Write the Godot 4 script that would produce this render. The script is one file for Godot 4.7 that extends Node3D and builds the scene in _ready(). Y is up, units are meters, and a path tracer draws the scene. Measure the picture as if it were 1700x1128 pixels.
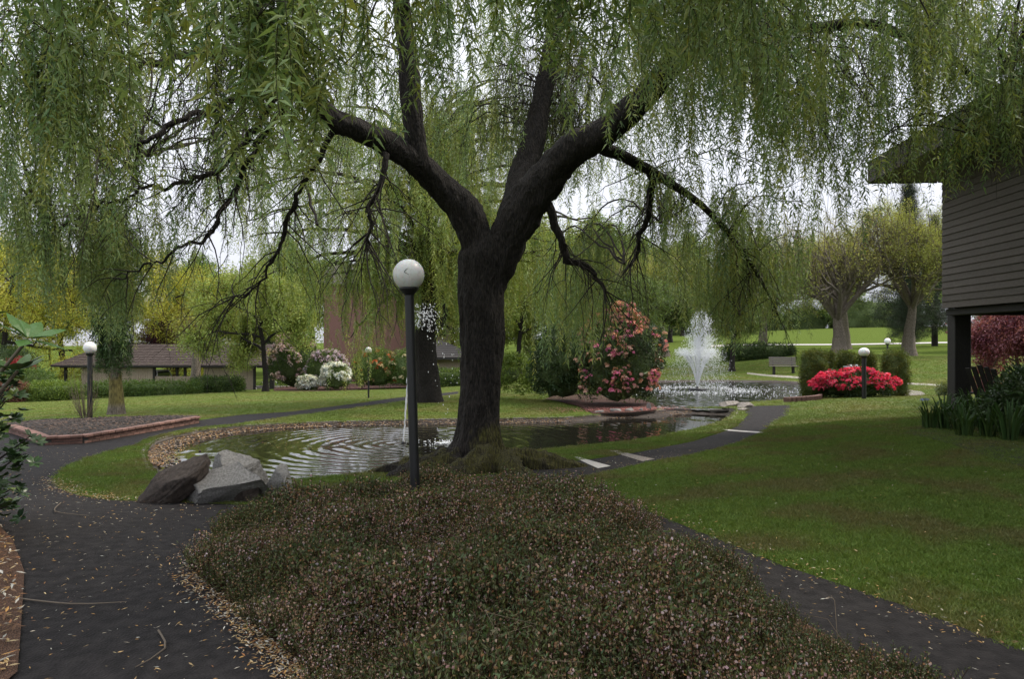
extends Node3D
# A garden by two small ponds under a weeping willow. Metres, y up, the camera looks towards -z.

var rng := RandomNumberGenerator.new()
var noise := FastNoiseLite.new()
var M := {}
var taken := {}
var terrain_x := PackedVector2Array()
var terrain_w := PackedFloat64Array()
var cache := PackedFloat32Array()
var pond_a := PackedVector2Array()
var pond_b := PackedVector2Array()
const WATER_A := -0.45
const WATER_B := -0.36
const CX0 := -40.0
const CZ0 := -70.0
const CS := 0.5
const CNX := 161
const CNZ := 161

# ---------------------------------------------------------------- mesh builder
class MB:
	var v := PackedVector3Array()
	var n := PackedVector3Array()
	var c := PackedColorArray()
	var i := PackedInt32Array()
	var col := Color.WHITE

	func tri(a: Vector3, b: Vector3, d: Vector3) -> void:
		var nn := (b - a).cross(d - a).normalized()
		var k := v.size()
		v.append(a); v.append(b); v.append(d)
		n.append(nn); n.append(nn); n.append(nn)
		c.append(col); c.append(col); c.append(col)
		i.append(k); i.append(k + 2); i.append(k + 1)

	func quad(a: Vector3, b: Vector3, d: Vector3, e: Vector3) -> void:
		var nn := (d - a).cross(e - b).normalized()
		var k := v.size()
		v.append(a); v.append(b); v.append(d); v.append(e)
		for j in 4:
			n.append(nn); c.append(col)
		i.append(k); i.append(k + 2); i.append(k + 1)
		i.append(k); i.append(k + 3); i.append(k + 2)

	# a box with chamfered edges, in the frame t
	func box(t: Transform3D, s: Vector3, ch := 0.0) -> void:
		var h := s * 0.5
		if ch <= 0.0:
			var p: Array[Vector3] = []
			for k in 8:
				p.append(t * Vector3(h.x if k & 1 else -h.x, h.y if k & 2 else -h.y, h.z if k & 4 else -h.z))
			quad(p[4], p[5], p[7], p[6]); quad(p[1], p[0], p[2], p[3])
			quad(p[5], p[1], p[3], p[7]); quad(p[0], p[4], p[6], p[2])
			quad(p[6], p[7], p[3], p[2]); quad(p[0], p[1], p[5], p[4])
			return
		var g := h - Vector3(ch, ch, ch)
		for ax in 3:
			var u := (ax + 1) % 3
			var w := (ax + 2) % 3
			for s1 in [-1.0, 1.0]:
				var q: Array[Vector3] = []
				for k in [[-1, -1], [1, -1], [1, 1], [-1, 1]]:
					var pt := Vector3.ZERO
					pt[ax] = h[ax] * s1; pt[u] = g[u] * k[0]; pt[w] = g[w] * k[1]
					q.append(t * pt)
				if s1 > 0: quad(q[0], q[1], q[2], q[3])
				else: quad(q[3], q[2], q[1], q[0])
				for s2 in [-1.0, 1.0]:
					var r: Array[Vector3] = []
					for k in [0, 1, 2, 3]:
						var pt := Vector3.ZERO
						var first: bool = k < 2
						pt[ax] = (h[ax] if first else g[ax]) * s1
						pt[u] = (g[u] if first else h[u]) * s2
						pt[w] = g[w] * (-1.0 if k == 0 or k == 3 else 1.0)
						r.append(t * pt)
					if s1 * s2 < 0: quad(r[0], r[1], r[2], r[3])
					else: quad(r[3], r[2], r[1], r[0])

	# a swept tube; bark > 0 roughens it with noise; roots: [angle, reach, fall-off in metres]
	func tube(pts: PackedVector3Array, rad: PackedFloat32Array, sides: int, nz: FastNoiseLite = null, bark := 0.0, roots: Array = [], tint = null) -> void:
		var k0 := v.size()
		var up := Vector3(0.13, 0.2, 0.97)
		var m := pts.size()
		var ring: Array[Vector3] = []
		for a in sides:
			ring.append(Vector3(cos(TAU * a / sides), 0, sin(TAU * a / sides)))
		var x := Vector3.ZERO
		for k in m:
			var d := (pts[mini(k + 1, m - 1)] - pts[maxi(k - 1, 0)]).normalized()
			if k == 0:
				x = (up - d * up.dot(d)).normalized()
			else:
				x = (x - d * x.dot(d)).normalized()
			var y := d.cross(x)
			for a in sides:
				var dir: Vector3 = x * ring[a].x + y * ring[a].z
				var r := rad[k]
				if nz:
					var q := pts[k] + dir * 0.3
					r *= 1.0 + bark * (nz.get_noise_3d(q.x * 330.0, q.y * 60.0, q.z * 330.0) + 0.9 * nz.get_noise_3d(q.x * 75.0, q.y * 40.0 + 40.0, q.z * 75.0))
				if roots:
					var ang := atan2(dir.z, dir.x)
					for ro in roots:
						var da := absf(angle_difference(ang, ro[0]))
						r += ro[1] * exp(-(pts[k].y - pts[0].y) / ro[2]) * exp(-da * da / 0.10)
				var p := pts[k] + dir * r
				v.append(p); n.append(dir)
				c.append(tint.call(p, dir) if tint != null else col)
		for k in m - 1:
			for a in sides:
				var b := (a + 1) % sides
				var p0 := k0 + k * sides + a
				var p1 := k0 + k * sides + b
				i.append(p0); i.append(p1 + sides); i.append(p1)
				i.append(p0); i.append(p0 + sides); i.append(p1 + sides)
		if nz or roots:
			smooth(k0)

	# area weighted normals for vertices from k0 on
	func smooth(k0: int) -> void:
		for k in range(k0, n.size()): n[k] = Vector3.ZERO
		for k in range(0, i.size(), 3):
			if i[k] < k0: continue
			var f := (v[i[k + 2]] - v[i[k]]).cross(v[i[k + 1]] - v[i[k]])
			for j in 3: n[i[k + j]] += f
		for k in range(k0, n.size()): n[k] = n[k].normalized()

	func lathe(prof: Array, seg: int, o := Vector3.ZERO) -> void:
		var k0 := v.size()
		for p in prof:
			for a in seg:
				var t := TAU * a / seg
				v.append(o + Vector3(cos(t) * p[0], p[1], sin(t) * p[0])); n.append(Vector3.UP); c.append(col)
		for k in prof.size() - 1:
			for a in seg:
				var b := (a + 1) % seg
				var p0 := k0 + k * seg + a
				var p1 := k0 + k * seg + b
				i.append(p0); i.append(p1); i.append(p1 + seg)
				i.append(p0); i.append(p1 + seg); i.append(p0 + seg)
		smooth(k0)

	# a sphere of rings, each direction pushed by the callable
	func blob(rings: int, seg: int, shape: Callable) -> void:
		var k0 := v.size()
		for a in rings + 1:
			var th := PI * a / rings
			for b in seg:
				var ph := TAU * b / seg
				v.append(shape.call(Vector3(sin(th) * cos(ph), cos(th), sin(th) * sin(ph)))); n.append(Vector3.UP); c.append(col)
		for a in rings:
			for b in seg:
				var d := (b + 1) % seg
				var p0 := k0 + a * seg + b
				var p1 := k0 + a * seg + d
				i.append(p0); i.append(p1 + seg); i.append(p1)
				i.append(p0); i.append(p0 + seg); i.append(p1 + seg)
		smooth(k0)

	# a pointed leaf from p along d, l long and w wide, folded along the midrib, seen from side s
	func leaf(p: Vector3, d: Vector3, s: Vector3, l: float, w: float, bend := 0.15) -> void:
		var nn := s.cross(d).normalized()
		var m := p + d * l * 0.45 - nn * w * 0.12
		var tip := p + d * l - Vector3.UP * l * bend
		var e1 := p + d * l * 0.42 + s * w * 0.5
		var e2 := p + d * l * 0.42 - s * w * 0.5
		tri(p, e1, m); tri(p, m, e2); tri(m, e1, tip); tri(m, tip, e2)

	func mesh() -> ArrayMesh:
		var a := []
		a.resize(Mesh.ARRAY_MAX)
		a[Mesh.ARRAY_VERTEX] = v
		a[Mesh.ARRAY_NORMAL] = n
		a[Mesh.ARRAY_COLOR] = c
		a[Mesh.ARRAY_INDEX] = i
		var m := ArrayMesh.new()
		m.add_surface_from_arrays(Mesh.PRIMITIVE_TRIANGLES, a)
		return m

# ---------------------------------------------------------------- nodes
func numbered(called: String) -> String:
	if not taken.has(called):
		taken[called] = 0
		return called
	taken[called] += 1
	return "%s_%03d" % [called, taken[called]]

func tag(o: Node, label: String, category: String, group := "", kind := "") -> Node:
	if label: o.set_meta("label", label)
	if category: o.set_meta("category", category)
	if group: o.set_meta("group", group)
	if kind: o.set_meta("kind", kind)
	return o

func thing(called: String, label: String, category: String, at := Vector3.ZERO, turn := 0.0, group := "") -> Node3D:
	var o := Node3D.new()
	o.name = numbered(called)
	add_child(o)
	o.position = at
	o.rotation.y = turn
	tag(o, label, category, group)
	return o

func part(called: String, mesh: Mesh, m: Material, parent: Node) -> MeshInstance3D:
	var o := MeshInstance3D.new()
	o.name = called if parent != self else numbered(called)
	o.mesh = mesh
	o.material_override = m
	parent.add_child(o, true)
	return o

func struct(called: String, mesh: Mesh, m: Material, label := "", kind := "structure") -> MeshInstance3D:
	var o := part(called, mesh, m, self)
	o.set_meta("kind", kind)
	if label: o.set_meta("label", label)
	return o

func copy_of(o: Node3D, at: Vector3, turn: float, size: float, label: String) -> Node3D:
	var r: Node3D = o.duplicate()
	r.name = numbered(String(o.name).rstrip("0123456789").trim_suffix("_"))
	add_child(r)
	r.position = at
	r.rotation.y = turn
	r.scale = Vector3.ONE * size
	r.set_meta("label", label)
	return r

func scatter(called: String, mesh: Mesh, m: Material, places: Array, tints: Array, parent: Node, kind := "stuff") -> MultiMeshInstance3D:
	var mm := MultiMesh.new()
	mm.transform_format = MultiMesh.TRANSFORM_3D
	mm.use_colors = tints.size() > 0
	mm.mesh = mesh
	mm.instance_count = places.size()
	for k in places.size():
		mm.set_instance_transform(k, places[k])
		if tints: mm.set_instance_color(k, tints[k])
	var o := MultiMeshInstance3D.new()
	o.name = called if parent != self else numbered(called)
	o.multimesh = mm
	o.material_override = m
	parent.add_child(o, true)
	if kind: o.set_meta("kind", kind)
	return o

# ---------------------------------------------------------------- materials
func lin(r: float, g: float, b: float, a := 1.0) -> Color:
	return Color(r, g, b, a).linear_to_srgb()

func speckle(freq: float, cols: Array, offs: Array, seed_ := 1, size := 512, type := FastNoiseLite.TYPE_SIMPLEX_SMOOTH, oct := 4) -> NoiseTexture2D:
	var nz := FastNoiseLite.new()
	nz.noise_type = type
	nz.seed = seed_
	nz.frequency = freq
	nz.fractal_octaves = oct
	nz.fractal_type = FastNoiseLite.FRACTAL_FBM if oct > 1 else FastNoiseLite.FRACTAL_NONE
	var g := Gradient.new()
	var pc := PackedColorArray()
	for c in cols: pc.append(lin(c[0], c[1], c[2]))
	g.offsets = PackedFloat32Array(offs)
	g.colors = pc
	var t := NoiseTexture2D.new()
	t.width = size
	t.height = size
	t.seamless = true
	t.noise = nz
	t.color_ramp = g
	return t

func grey(freq: float, lo: float, hi: float, seed_ := 1, size := 512, oct := 4) -> NoiseTexture2D:
	return speckle(freq, [[lo, lo, lo], [hi, hi, hi]], [0.15, 0.85], seed_, size, FastNoiseLite.TYPE_SIMPLEX_SMOOTH, oct)

func mat(called: String, c: Color, rough: float) -> StandardMaterial3D:
	var m := StandardMaterial3D.new()
	m.resource_name = called
	m.albedo_color = c
	m.roughness = rough
	M[called] = m
	return m

func textured(called: String, tex: Texture2D, scale_: Vector3, rough: float, world := true, bump: Texture2D = null, depth := 0.0, detail: Texture2D = null, dscale := Vector3.ONE) -> StandardMaterial3D:
	var m := mat(called, Color.WHITE, rough)
	m.albedo_texture = tex
	m.uv1_triplanar = true
	m.uv1_world_triplanar = world
	m.uv1_scale = scale_
	if bump:
		m.heightmap_enabled = true
		m.heightmap_texture = bump
		m.heightmap_scale = depth
	if detail:
		m.detail_enabled = true
		m.detail_albedo = detail
		m.detail_blend_mode = BaseMaterial3D.BLEND_MODE_MUL
		m.detail_uv_layer = BaseMaterial3D.DETAIL_UV_2
		m.uv2_triplanar = true
		m.uv2_world_triplanar = world
		m.uv2_scale = dscale
	return m

func leafy(called: String, rough := 0.5, through := 0.85) -> StandardMaterial3D:
	var m := mat(called, Color.WHITE, rough)
	m.vertex_color_use_as_albedo = true
	m.backlight_enabled = true
	m.backlight = Color(through, through, through * 0.75)
	m.metallic_specular = 0.4
	return m

func make_materials() -> void:
	# lawn: fine blades over broad worn and yellowed patches
	textured("lawn", speckle(0.03, [[0.082, 0.115, 0.027], [0.108, 0.148, 0.035], [0.135, 0.172, 0.046], [0.168, 0.182, 0.060]], [0.1, 0.45, 0.7, 0.95], 3, 1024), Vector3.ONE * 0.11, 0.9, true,
		grey(0.09, 0.0, 1.0, 5, 512), 1.2, speckle(0.11, [[0.45, 0.5, 0.4], [1, 1, 1]], [0.2, 0.7], 7, 1024), Vector3.ONE * 1.3)
	textured("asphalt", speckle(0.02, [[0.022, 0.020, 0.020], [0.030, 0.027, 0.027], [0.040, 0.036, 0.035]], [0.2, 0.5, 0.85], 11, 1024), Vector3.ONE * 0.35, 0.85, true,
		grey(0.35, 0.0, 1.0, 12, 512, 2), 0.5, speckle(0.42, [[0.45, 0.45, 0.45], [0.8, 0.8, 0.8], [1, 1, 1], [1, 1, 1]], [0.2, 0.5, 0.72, 1.0], 13, 1024, FastNoiseLite.TYPE_SIMPLEX_SMOOTH, 2), Vector3.ONE * 0.9)
	textured("concrete", speckle(0.05, [[0.22, 0.2, 0.18], [0.36, 0.33, 0.30]], [0.2, 0.8], 15), Vector3.ONE * 0.9, 0.85, true, grey(0.2, 0, 1, 16), 0.3)
	textured("kerb_stone", speckle(0.05, [[0.12, 0.105, 0.09], [0.27, 0.24, 0.21]], [0.2, 0.8], 55), Vector3.ONE * 0.9, 0.85, true, grey(0.2, 0, 1, 16), 0.4)
	textured("pale_concrete", speckle(0.06, [[0.34, 0.32, 0.30], [0.52, 0.5, 0.48]], [0.2, 0.8], 17), Vector3.ONE * 1.4, 0.8, true, grey(0.2, 0, 1, 18), 0.2)
	textured("soil", speckle(0.06, [[0.012, 0.009, 0.008], [0.028, 0.019, 0.015], [0.055, 0.036, 0.025]], [0.15, 0.55, 0.9], 19, 1024), Vector3.ONE * 0.8, 0.95, true, grey(0.12, 0, 1, 20), 3.0)
	textured("red_mulch", speckle(0.06, [[0.035, 0.014, 0.010], [0.085, 0.03, 0.02], [0.16, 0.07, 0.045]], [0.15, 0.55, 0.9], 21), Vector3.ONE * 0.8, 0.95, true, grey(0.12, 0, 1, 20), 3.0)
	textured("litter", speckle(0.08, [[0.03, 0.014, 0.008], [0.11, 0.05, 0.025], [0.24, 0.13, 0.06]], [0.15, 0.5, 0.9], 23, 1024), Vector3.ONE * 1.0, 0.9, true, grey(0.15, 0, 1, 24), 2.0)
	textured("shore", speckle(0.09, [[0.018, 0.013, 0.010], [0.05, 0.034, 0.026], [0.11, 0.078, 0.058]], [0.15, 0.5, 0.9], 25, 1024), Vector3.ONE * 0.9, 0.7, true, grey(0.15, 0, 1, 26), 2.5)
	var bark_tex := speckle(0.03, [[0.006, 0.004, 0.003], [0.017, 0.013, 0.010], [0.040, 0.033, 0.027]], [0.25, 0.5, 0.85], 27, 1024)
	var bark_bump := grey(0.035, 0, 1, 28, 1024, 5)
	var b := textured("bark", bark_tex, Vector3(1.3, 0.26, 1.3), 0.95, true, bark_bump, 4.0)
	b.vertex_color_use_as_albedo = true
	b = textured("mossy_bark", speckle(0.03, [[0.016, 0.011, 0.008], [0.062, 0.047, 0.036], [0.17, 0.14, 0.115]], [0.25, 0.5, 0.9], 27, 1024), Vector3(1.1, 0.22, 1.1), 0.95, true, bark_bump, 5.0)
	b.vertex_color_use_as_albedo = true
	b = textured("pale_bark", speckle(0.03, [[0.09, 0.074, 0.056], [0.19, 0.158, 0.125], [0.31, 0.26, 0.21]], [0.2, 0.5, 0.85], 29), Vector3(1.6, 0.4, 1.6), 0.95, true, bark_bump, 4.0)
	b.vertex_color_use_as_albedo = true
	mat("twig", lin(0.028, 0.022, 0.017), 0.9).vertex_color_use_as_albedo = true
	mat("pale_twig", lin(0.12, 0.095, 0.07), 0.9).vertex_color_use_as_albedo = true
	leafy("leaves", 0.5, 0.85)
	leafy("glossy_leaves", 0.35, 0.5)
	leafy("petals", 0.6, 0.8)
	leafy("blades", 0.6, 0.7)
	leafy("dry_leaves", 0.7, 0.3)
	M.lawn.metallic_specular = 0.0
	M.asphalt.metallic_specular = 0.25
	mat("black_metal", lin(0.012, 0.012, 0.013), 0.45)
	var g := textured("globe", speckle(0.02, [[0.62, 0.60, 0.57], [0.74, 0.73, 0.71], [0.78, 0.78, 0.77]], [0.1, 0.4, 0.8], 31), Vector3.ONE * 3.0, 0.28, false)
	g.subsurf_scatter_enabled = true
	g.subsurf_scatter_strength = 0.3
	mat("crack", lin(0.03, 0.025, 0.02), 0.9)
	textured("siding", speckle(0.03, [[0.070, 0.056, 0.044], [0.095, 0.078, 0.062], [0.115, 0.094, 0.075]], [0.2, 0.5, 0.85], 33), Vector3(0.5, 4.0, 0.5), 0.75, true, grey(0.2, 0, 1, 34), 0.15)
	textured("siding_worn", speckle(0.03, [[0.060, 0.050, 0.040], [0.085, 0.070, 0.056], [0.105, 0.088, 0.07]], [0.2, 0.5, 0.85], 35), Vector3(0.5, 4.0, 0.5), 0.78, true, grey(0.2, 0, 1, 34), 0.15)
	textured("dark_wood", speckle(0.03, [[0.012, 0.010, 0.009], [0.026, 0.022, 0.019]], [0.2, 0.8], 36), Vector3(3, 0.5, 3), 0.75, true)
	textured("soffit", speckle(0.03, [[0.10, 0.095, 0.075], [0.14, 0.13, 0.105]], [0.2, 0.8], 37), Vector3.ONE, 0.8, true)
	textured("shake", speckle(0.04, [[0.030, 0.026, 0.024], [0.060, 0.052, 0.047], [0.10, 0.088, 0.08]], [0.2, 0.5, 0.9], 38), Vector3(2.0, 0.7, 2.0), 0.95, true)
	textured("shake_brown", speckle(0.04, [[0.03, 0.02, 0.017], [0.055, 0.038, 0.032], [0.085, 0.062, 0.052]], [0.2, 0.5, 0.9], 39), Vector3(2.0, 0.7, 2.0), 0.95, true)
	textured("beige_board", speckle(0.03, [[0.27, 0.215, 0.165], [0.33, 0.27, 0.21]], [0.2, 0.8], 40), Vector3(0.6, 0.3, 0.6), 0.85, true)
	textured("brick_face", speckle(0.10, [[0.13, 0.065, 0.05], [0.20, 0.105, 0.085], [0.26, 0.15, 0.125]], [0.2, 0.5, 0.85], 41), Vector3(1.2, 4.0, 1.2), 0.9, true, grey(0.2, 0, 1, 34), 0.5)
	for k in 3:
		var f: float = [0.8, 1.0, 1.25][k]
		textured("brick_%d" % k, speckle(0.06, [[0.13 * f, 0.07 * f, 0.055 * f], [0.23 * f, 0.125 * f, 0.10 * f]], [0.2, 0.8], 42 + k, 256), Vector3.ONE * 3.0, 0.9, true, grey(0.2, 0, 1, 34), 0.2)
	textured("mortar", speckle(0.1, [[0.05, 0.045, 0.04], [0.09, 0.08, 0.072]], [0.2, 0.8], 46, 256), Vector3.ONE * 2.0, 0.95, true)
	textured("rock_grey", speckle(0.02, [[0.20, 0.19, 0.18], [0.33, 0.32, 0.30], [0.46, 0.45, 0.43]], [0.2, 0.5, 0.85], 47, 1024), Vector3(1.6, 1.6, 1.6), 0.85, true, grey(0.06, 0, 1, 48, 1024, 5), 2.5,
		speckle(0.2, [[0.7, 0.7, 0.7], [1, 1, 1]], [0.2, 0.6], 49), Vector3.ONE * 2.5)
	textured("rock_brown", speckle(0.02, [[0.035, 0.026, 0.02], [0.07, 0.052, 0.042], [0.11, 0.085, 0.068]], [0.2, 0.5, 0.85], 50, 512), Vector3(1.6, 1.6, 1.6), 0.85, true, grey(0.06, 0, 1, 48, 1024, 5), 2.5)
	textured("rock_tan", speckle(0.02, [[0.2, 0.17, 0.14], [0.34, 0.3, 0.26], [0.46, 0.42, 0.38]], [0.2, 0.5, 0.85], 51, 512), Vector3(1.2, 1.2, 1.2), 0.85, true, grey(0.06, 0, 1, 48, 1024, 5), 2.0)
	var w := mat("water", lin(0.014, 0.013, 0.010), 0.03)
	w.metallic_specular = 0.6
	var wr := mat("rippled_water", lin(0.016, 0.016, 0.014), 0.05)
	wr.metallic_specular = 0.6
	mat("spray", lin(0.86, 0.88, 0.9), 0.25).metallic_specular = 0.5
	textured("weathered_wood", speckle(0.03, [[0.10, 0.085, 0.075], [0.17, 0.15, 0.135]], [0.2, 0.8], 52), Vector3(1.0, 3.0, 3.0), 0.85, true)
	mat("grey_paint", lin(0.30, 0.32, 0.35), 0.5)
	mat("white_paint", lin(0.75, 0.75, 0.74), 0.35)
	mat("car_glass", lin(0.02, 0.022, 0.025), 0.08)
	mat("tyre", lin(0.012, 0.012, 0.012), 0.8)
	mat("rim_metal", lin(0.5, 0.5, 0.5), 0.3).metallic = 0.8
	mat("hedge_core", lin(0.075, 0.105, 0.035), 1.0)

# ---------------------------------------------------------------- terrain
const TERRAIN := [-4.06,0.000,-3.50,-2.38,0.000,-3.50,0.00,0.000,-3.50,2.38,0.000,-3.50,4.34,0.000,-3.50,-25.00,0.100,8.00,-25.00,0.500,40.00,0.00,0.100,8.00,0.00,0.500,40.00,25.00,0.100,8.00,25.00,0.500,40.00,-0.92,-0.007,-7.20,-3.87,-0.030,-6.45,-5.69,-0.100,-9.00,2.08,0.050,-5.77,4.35,0.120,-6.47,6.08,0.140,-11.70,8.88,0.068,-15.20,9.81,-0.046,-21.00,7.14,-0.200,-20.27,4.17,-0.260,-14.90,0.91,-0.260,-11.40,-0.44,-0.283,-11.00,-2.95,-0.120,-7.85,-2.14,-0.250,-9.21,-5.46,-0.320,-11.37,-6.38,-0.340,-15.35,-5.08,-0.350,-17.17,-2.89,-0.350,-18.06,0.75,-0.350,-18.75,-6.43,-0.220,-11.49,-8.05,-0.240,-12.99,-7.01,-0.280,-16.79,-9.55,-0.240,-14.56,-10.14,-0.282,-18.10,-10.50,-0.416,-20.00,-27.18,-1.978,-43.00,-17.28,-1.702,-48.00,-19.26,-2.163,-56.00,-12.40,-1.760,-50.00,-5.52,-0.674,-29.00,-3.40,-1.440,-50.00,-2.72,-1.152,-40.00,-6.35,-0.400,-19.84,-2.69,-0.416,-24.00,-0.19,-0.330,-24.12,2.70,-0.326,-22.50,12.96,-0.272,-36.00,8.76,-0.327,-36.50,3.54,-0.304,-34.00,14.40,-0.224,-40.00,19.55,0.664,-45.00,25.31,0.525,-48.00,18.62,0.693,-54.00,16.66,0.306,-49.00,15.90,-0.102,-28.00,22.18,0.650,-33.00,17.58,0.032,-35.00,12.50,-0.125,-22.00,16.80,0.384,-20.00,12.00,0.102,-12.00,39.60,0.952,-90.00,54.00,1.240,-90.00,61.60,3.392,-140.00,84.00,3.728,-140.00,26.40,1.424,-110.00,4.40,0.192,-110.00,-21.00,-0.920,-25.00,-14.00,-0.595,-14.00,-62.40,-2.432,-120.00,-22.00,-2.096,-110.00,-73.60,-3.264,-80.00,-150.00,-3.000,-300.00,0.00,1.000,-300.00,150.00,6.000,-300.00,100.00,1.500,-60.00,-100.00,-3.000,-60.00]

func warp(x: float, z: float) -> Vector2:
	var p := Vector2(x, z - 6.0)
	var r := p.length() + 1e-9
	return p * (log(1.0 + r / 12.0) * 12.0 / r)

func make_terrain() -> void:
	var m := TERRAIN.size() / 3
	for k in m:
		terrain_x.append(warp(TERRAIN[k * 3], TERRAIN[k * 3 + 2]))
	var s := m + 3
	var rows: Array[PackedFloat64Array] = []
	for r in s:
		var row := PackedFloat64Array()
		row.resize(s + 1)
		for q in s:
			if r < m and q < m:
				var d := terrain_x[r].distance_to(terrain_x[q])
				row[q] = (d * d * log(d) if d > 1e-9 else 0.0) + (0.6 if r == q else 0.0)
			elif r < m or q < m:
				var a := mini(r, q)
				var j := maxi(r, q) - m
				row[q] = 1.0 if j == 0 else (terrain_x[a].x if j == 1 else terrain_x[a].y)
		row[s] = TERRAIN[r * 3 + 1] if r < m else 0.0
		rows.append(row)
	for k in s:
		var best := k
		for r in range(k + 1, s):
			if absf(rows[r][k]) > absf(rows[best][k]): best = r
		var t := rows[k]; rows[k] = rows[best]; rows[best] = t
		var pk := rows[k]
		for r in range(k + 1, s):
			var row := rows[r]
			var f := row[k] / pk[k]
			if f == 0.0: continue
			for q in range(k, s + 1): row[q] -= f * pk[q]
			rows[r] = row
	terrain_w.resize(s)
	for k in range(s - 1, -1, -1):
		var a := rows[k][s]
		for q in range(k + 1, s): a -= rows[k][q] * terrain_w[q]
		terrain_w[k] = a / rows[k][k]
	cache.resize(CNX * CNZ)
	for b in CNZ:
		for a in CNX:
			cache[b * CNX + a] = ground_exact(CX0 + a * CS, CZ0 + b * CS)

func ground_exact(x: float, z: float) -> float:
	var p := warp(x, z)
	var m := terrain_x.size()
	var h := terrain_w[m] + terrain_w[m + 1] * p.x + terrain_w[m + 2] * p.y
	for k in m:
		var d := p.distance_squared_to(terrain_x[k])
		if d > 1e-12: h += terrain_w[k] * 0.5 * d * log(d)
	return h

func ground(x: float, z: float) -> float:
	var fx := (x - CX0) / CS
	var fz := (z - CZ0) / CS
	if fx < 0 or fz < 0 or fx >= CNX - 1 or fz >= CNZ - 1: return ground_exact(x, z)
	var a := int(fx)
	var b := int(fz)
	fx -= a; fz -= b
	var k := b * CNX + a
	return lerpf(lerpf(cache[k], cache[k + 1], fx), lerpf(cache[k + CNX], cache[k + CNX + 1], fx), fz)

func on(x: float, z: float, up := 0.0) -> Vector3:
	return Vector3(x, ground(x, z) + up, z)

func poly(a: Array) -> PackedVector2Array:
	var p := PackedVector2Array()
	for k in range(0, a.size(), 2): p.append(Vector2(a[k], a[k + 1]))
	return p

func path3(a: Array) -> PackedVector3Array:
	var p := PackedVector3Array()
	for k in range(0, a.size(), 3): p.append(Vector3(a[k], a[k + 1], a[k + 2]))
	return p

# a smooth closed outline through the points
func rounded(p: PackedVector2Array, sub := 5) -> PackedVector2Array:
	var o := PackedVector2Array()
	var m := p.size()
	for k in m:
		for j in sub:
			o.append(p[k].cubic_interpolate(p[(k + 1) % m], p[(k - 1 + m) % m], p[(k + 2) % m], float(j) / sub))
	return o

func smooth_path(p: PackedVector3Array, r: Array, step: float) -> Array:
	var o := PackedVector3Array()
	var q := PackedFloat32Array()
	var m := p.size()
	for k in m - 1:
		var parts := maxi(1, int(p[k].distance_to(p[k + 1]) / step))
		for j in parts:
			var t := float(j) / parts
			o.append(p[k].cubic_interpolate(p[k + 1], p[maxi(k - 1, 0)], p[mini(k + 2, m - 1)], t))
			q.append(lerpf(r[k], r[k + 1], t))
	o.append(p[m - 1]); q.append(r[m - 1])
	return [o, q]

func edge_distance(p: Vector2, outline: PackedVector2Array) -> float:
	var d := 1e9
	var m := outline.size()
	for k in m:
		var c := Geometry2D.get_closest_point_to_segment(p, outline[k], outline[(k + 1) % m])
		d = minf(d, c.distance_squared_to(p))
	return sqrt(d)

func box_of(p: PackedVector2Array) -> Rect2:
	var r := Rect2(p[0], Vector2.ZERO)
	for q in p: r = r.expand(q)
	return r

# a sheet that follows the ground inside an outline
func patch(outline: PackedVector2Array, step: float, lift: Callable) -> ArrayMesh:
	var mb := MB.new()
	var r := box_of(outline)
	var nx := int(ceil(r.size.x / step)) + 1
	var nz := int(ceil(r.size.y / step)) + 1
	var inside := PackedByteArray()
	inside.resize((nx + 1) * (nz + 1))
	for b in nz + 1:
		for a in nx + 1:
			inside[b * (nx + 1) + a] = 1 if Geometry2D.is_point_in_polygon(r.position + Vector2(a, b) * step, outline) else 0
	var near := {}
	for k in outline.size():
		var e := outline[(k + 1) % outline.size()]
		var parts := maxi(1, int(outline[k].distance_to(e) / (step * 0.2)))
		for j in parts + 1:
			var q := (outline[k].lerp(e, float(j) / parts) - r.position) / step
			near[Vector2i(int(floor(q.x)), int(floor(q.y)))] = true
	for b in nz:
		for a in nx:
			var p := r.position + Vector2(a, b) * step
			var cell := PackedVector2Array([p, p + Vector2(step, 0), p + Vector2(step, step), p + Vector2(0, step)])
			var pieces: Array = []
			var k := b * (nx + 1) + a
			var corners := inside[k] + inside[k + 1] + inside[k + nx + 1] + inside[k + nx + 2]
			if near.has(Vector2i(a, b)) or (corners > 0 and corners < 4):
				pieces = Geometry2D.intersect_polygons(cell, outline)
			elif corners == 4:
				pieces = [cell]
			for piece in pieces:
				var idx := Geometry2D.triangulate_polygon(piece)
				var k0 := mb.v.size()
				for q in piece:
					var y: float = ground(q.x, q.y) + lift.call(q.x, q.y)
					mb.v.append(Vector3(q.x, y, q.y)); mb.n.append(Vector3.UP); mb.c.append(Color.WHITE)
				for j in range(0, idx.size(), 3):
					var q0: Vector2 = piece[idx[j]]
					var q1: Vector2 = piece[idx[j + 1]]
					var q2: Vector2 = piece[idx[j + 2]]
					var turn := (q1 - q0).cross(q2 - q0)
					mb.i.append(k0 + idx[j])
					mb.i.append(k0 + idx[j + (1 if turn > 0 else 2)])
					mb.i.append(k0 + idx[j + (2 if turn > 0 else 1)])
	return mb.mesh()

func spaced(stops: Array) -> PackedFloat32Array:
	var o := PackedFloat32Array()
	for k in range(0, stops.size() - 2, 2):
		var parts := int(round((stops[k + 2] - stops[k]) / stops[k + 1]))
		for j in parts: o.append(lerpf(stops[k], stops[k + 2], float(j) / parts))
	o.append(stops[stops.size() - 1])
	return o

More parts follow.
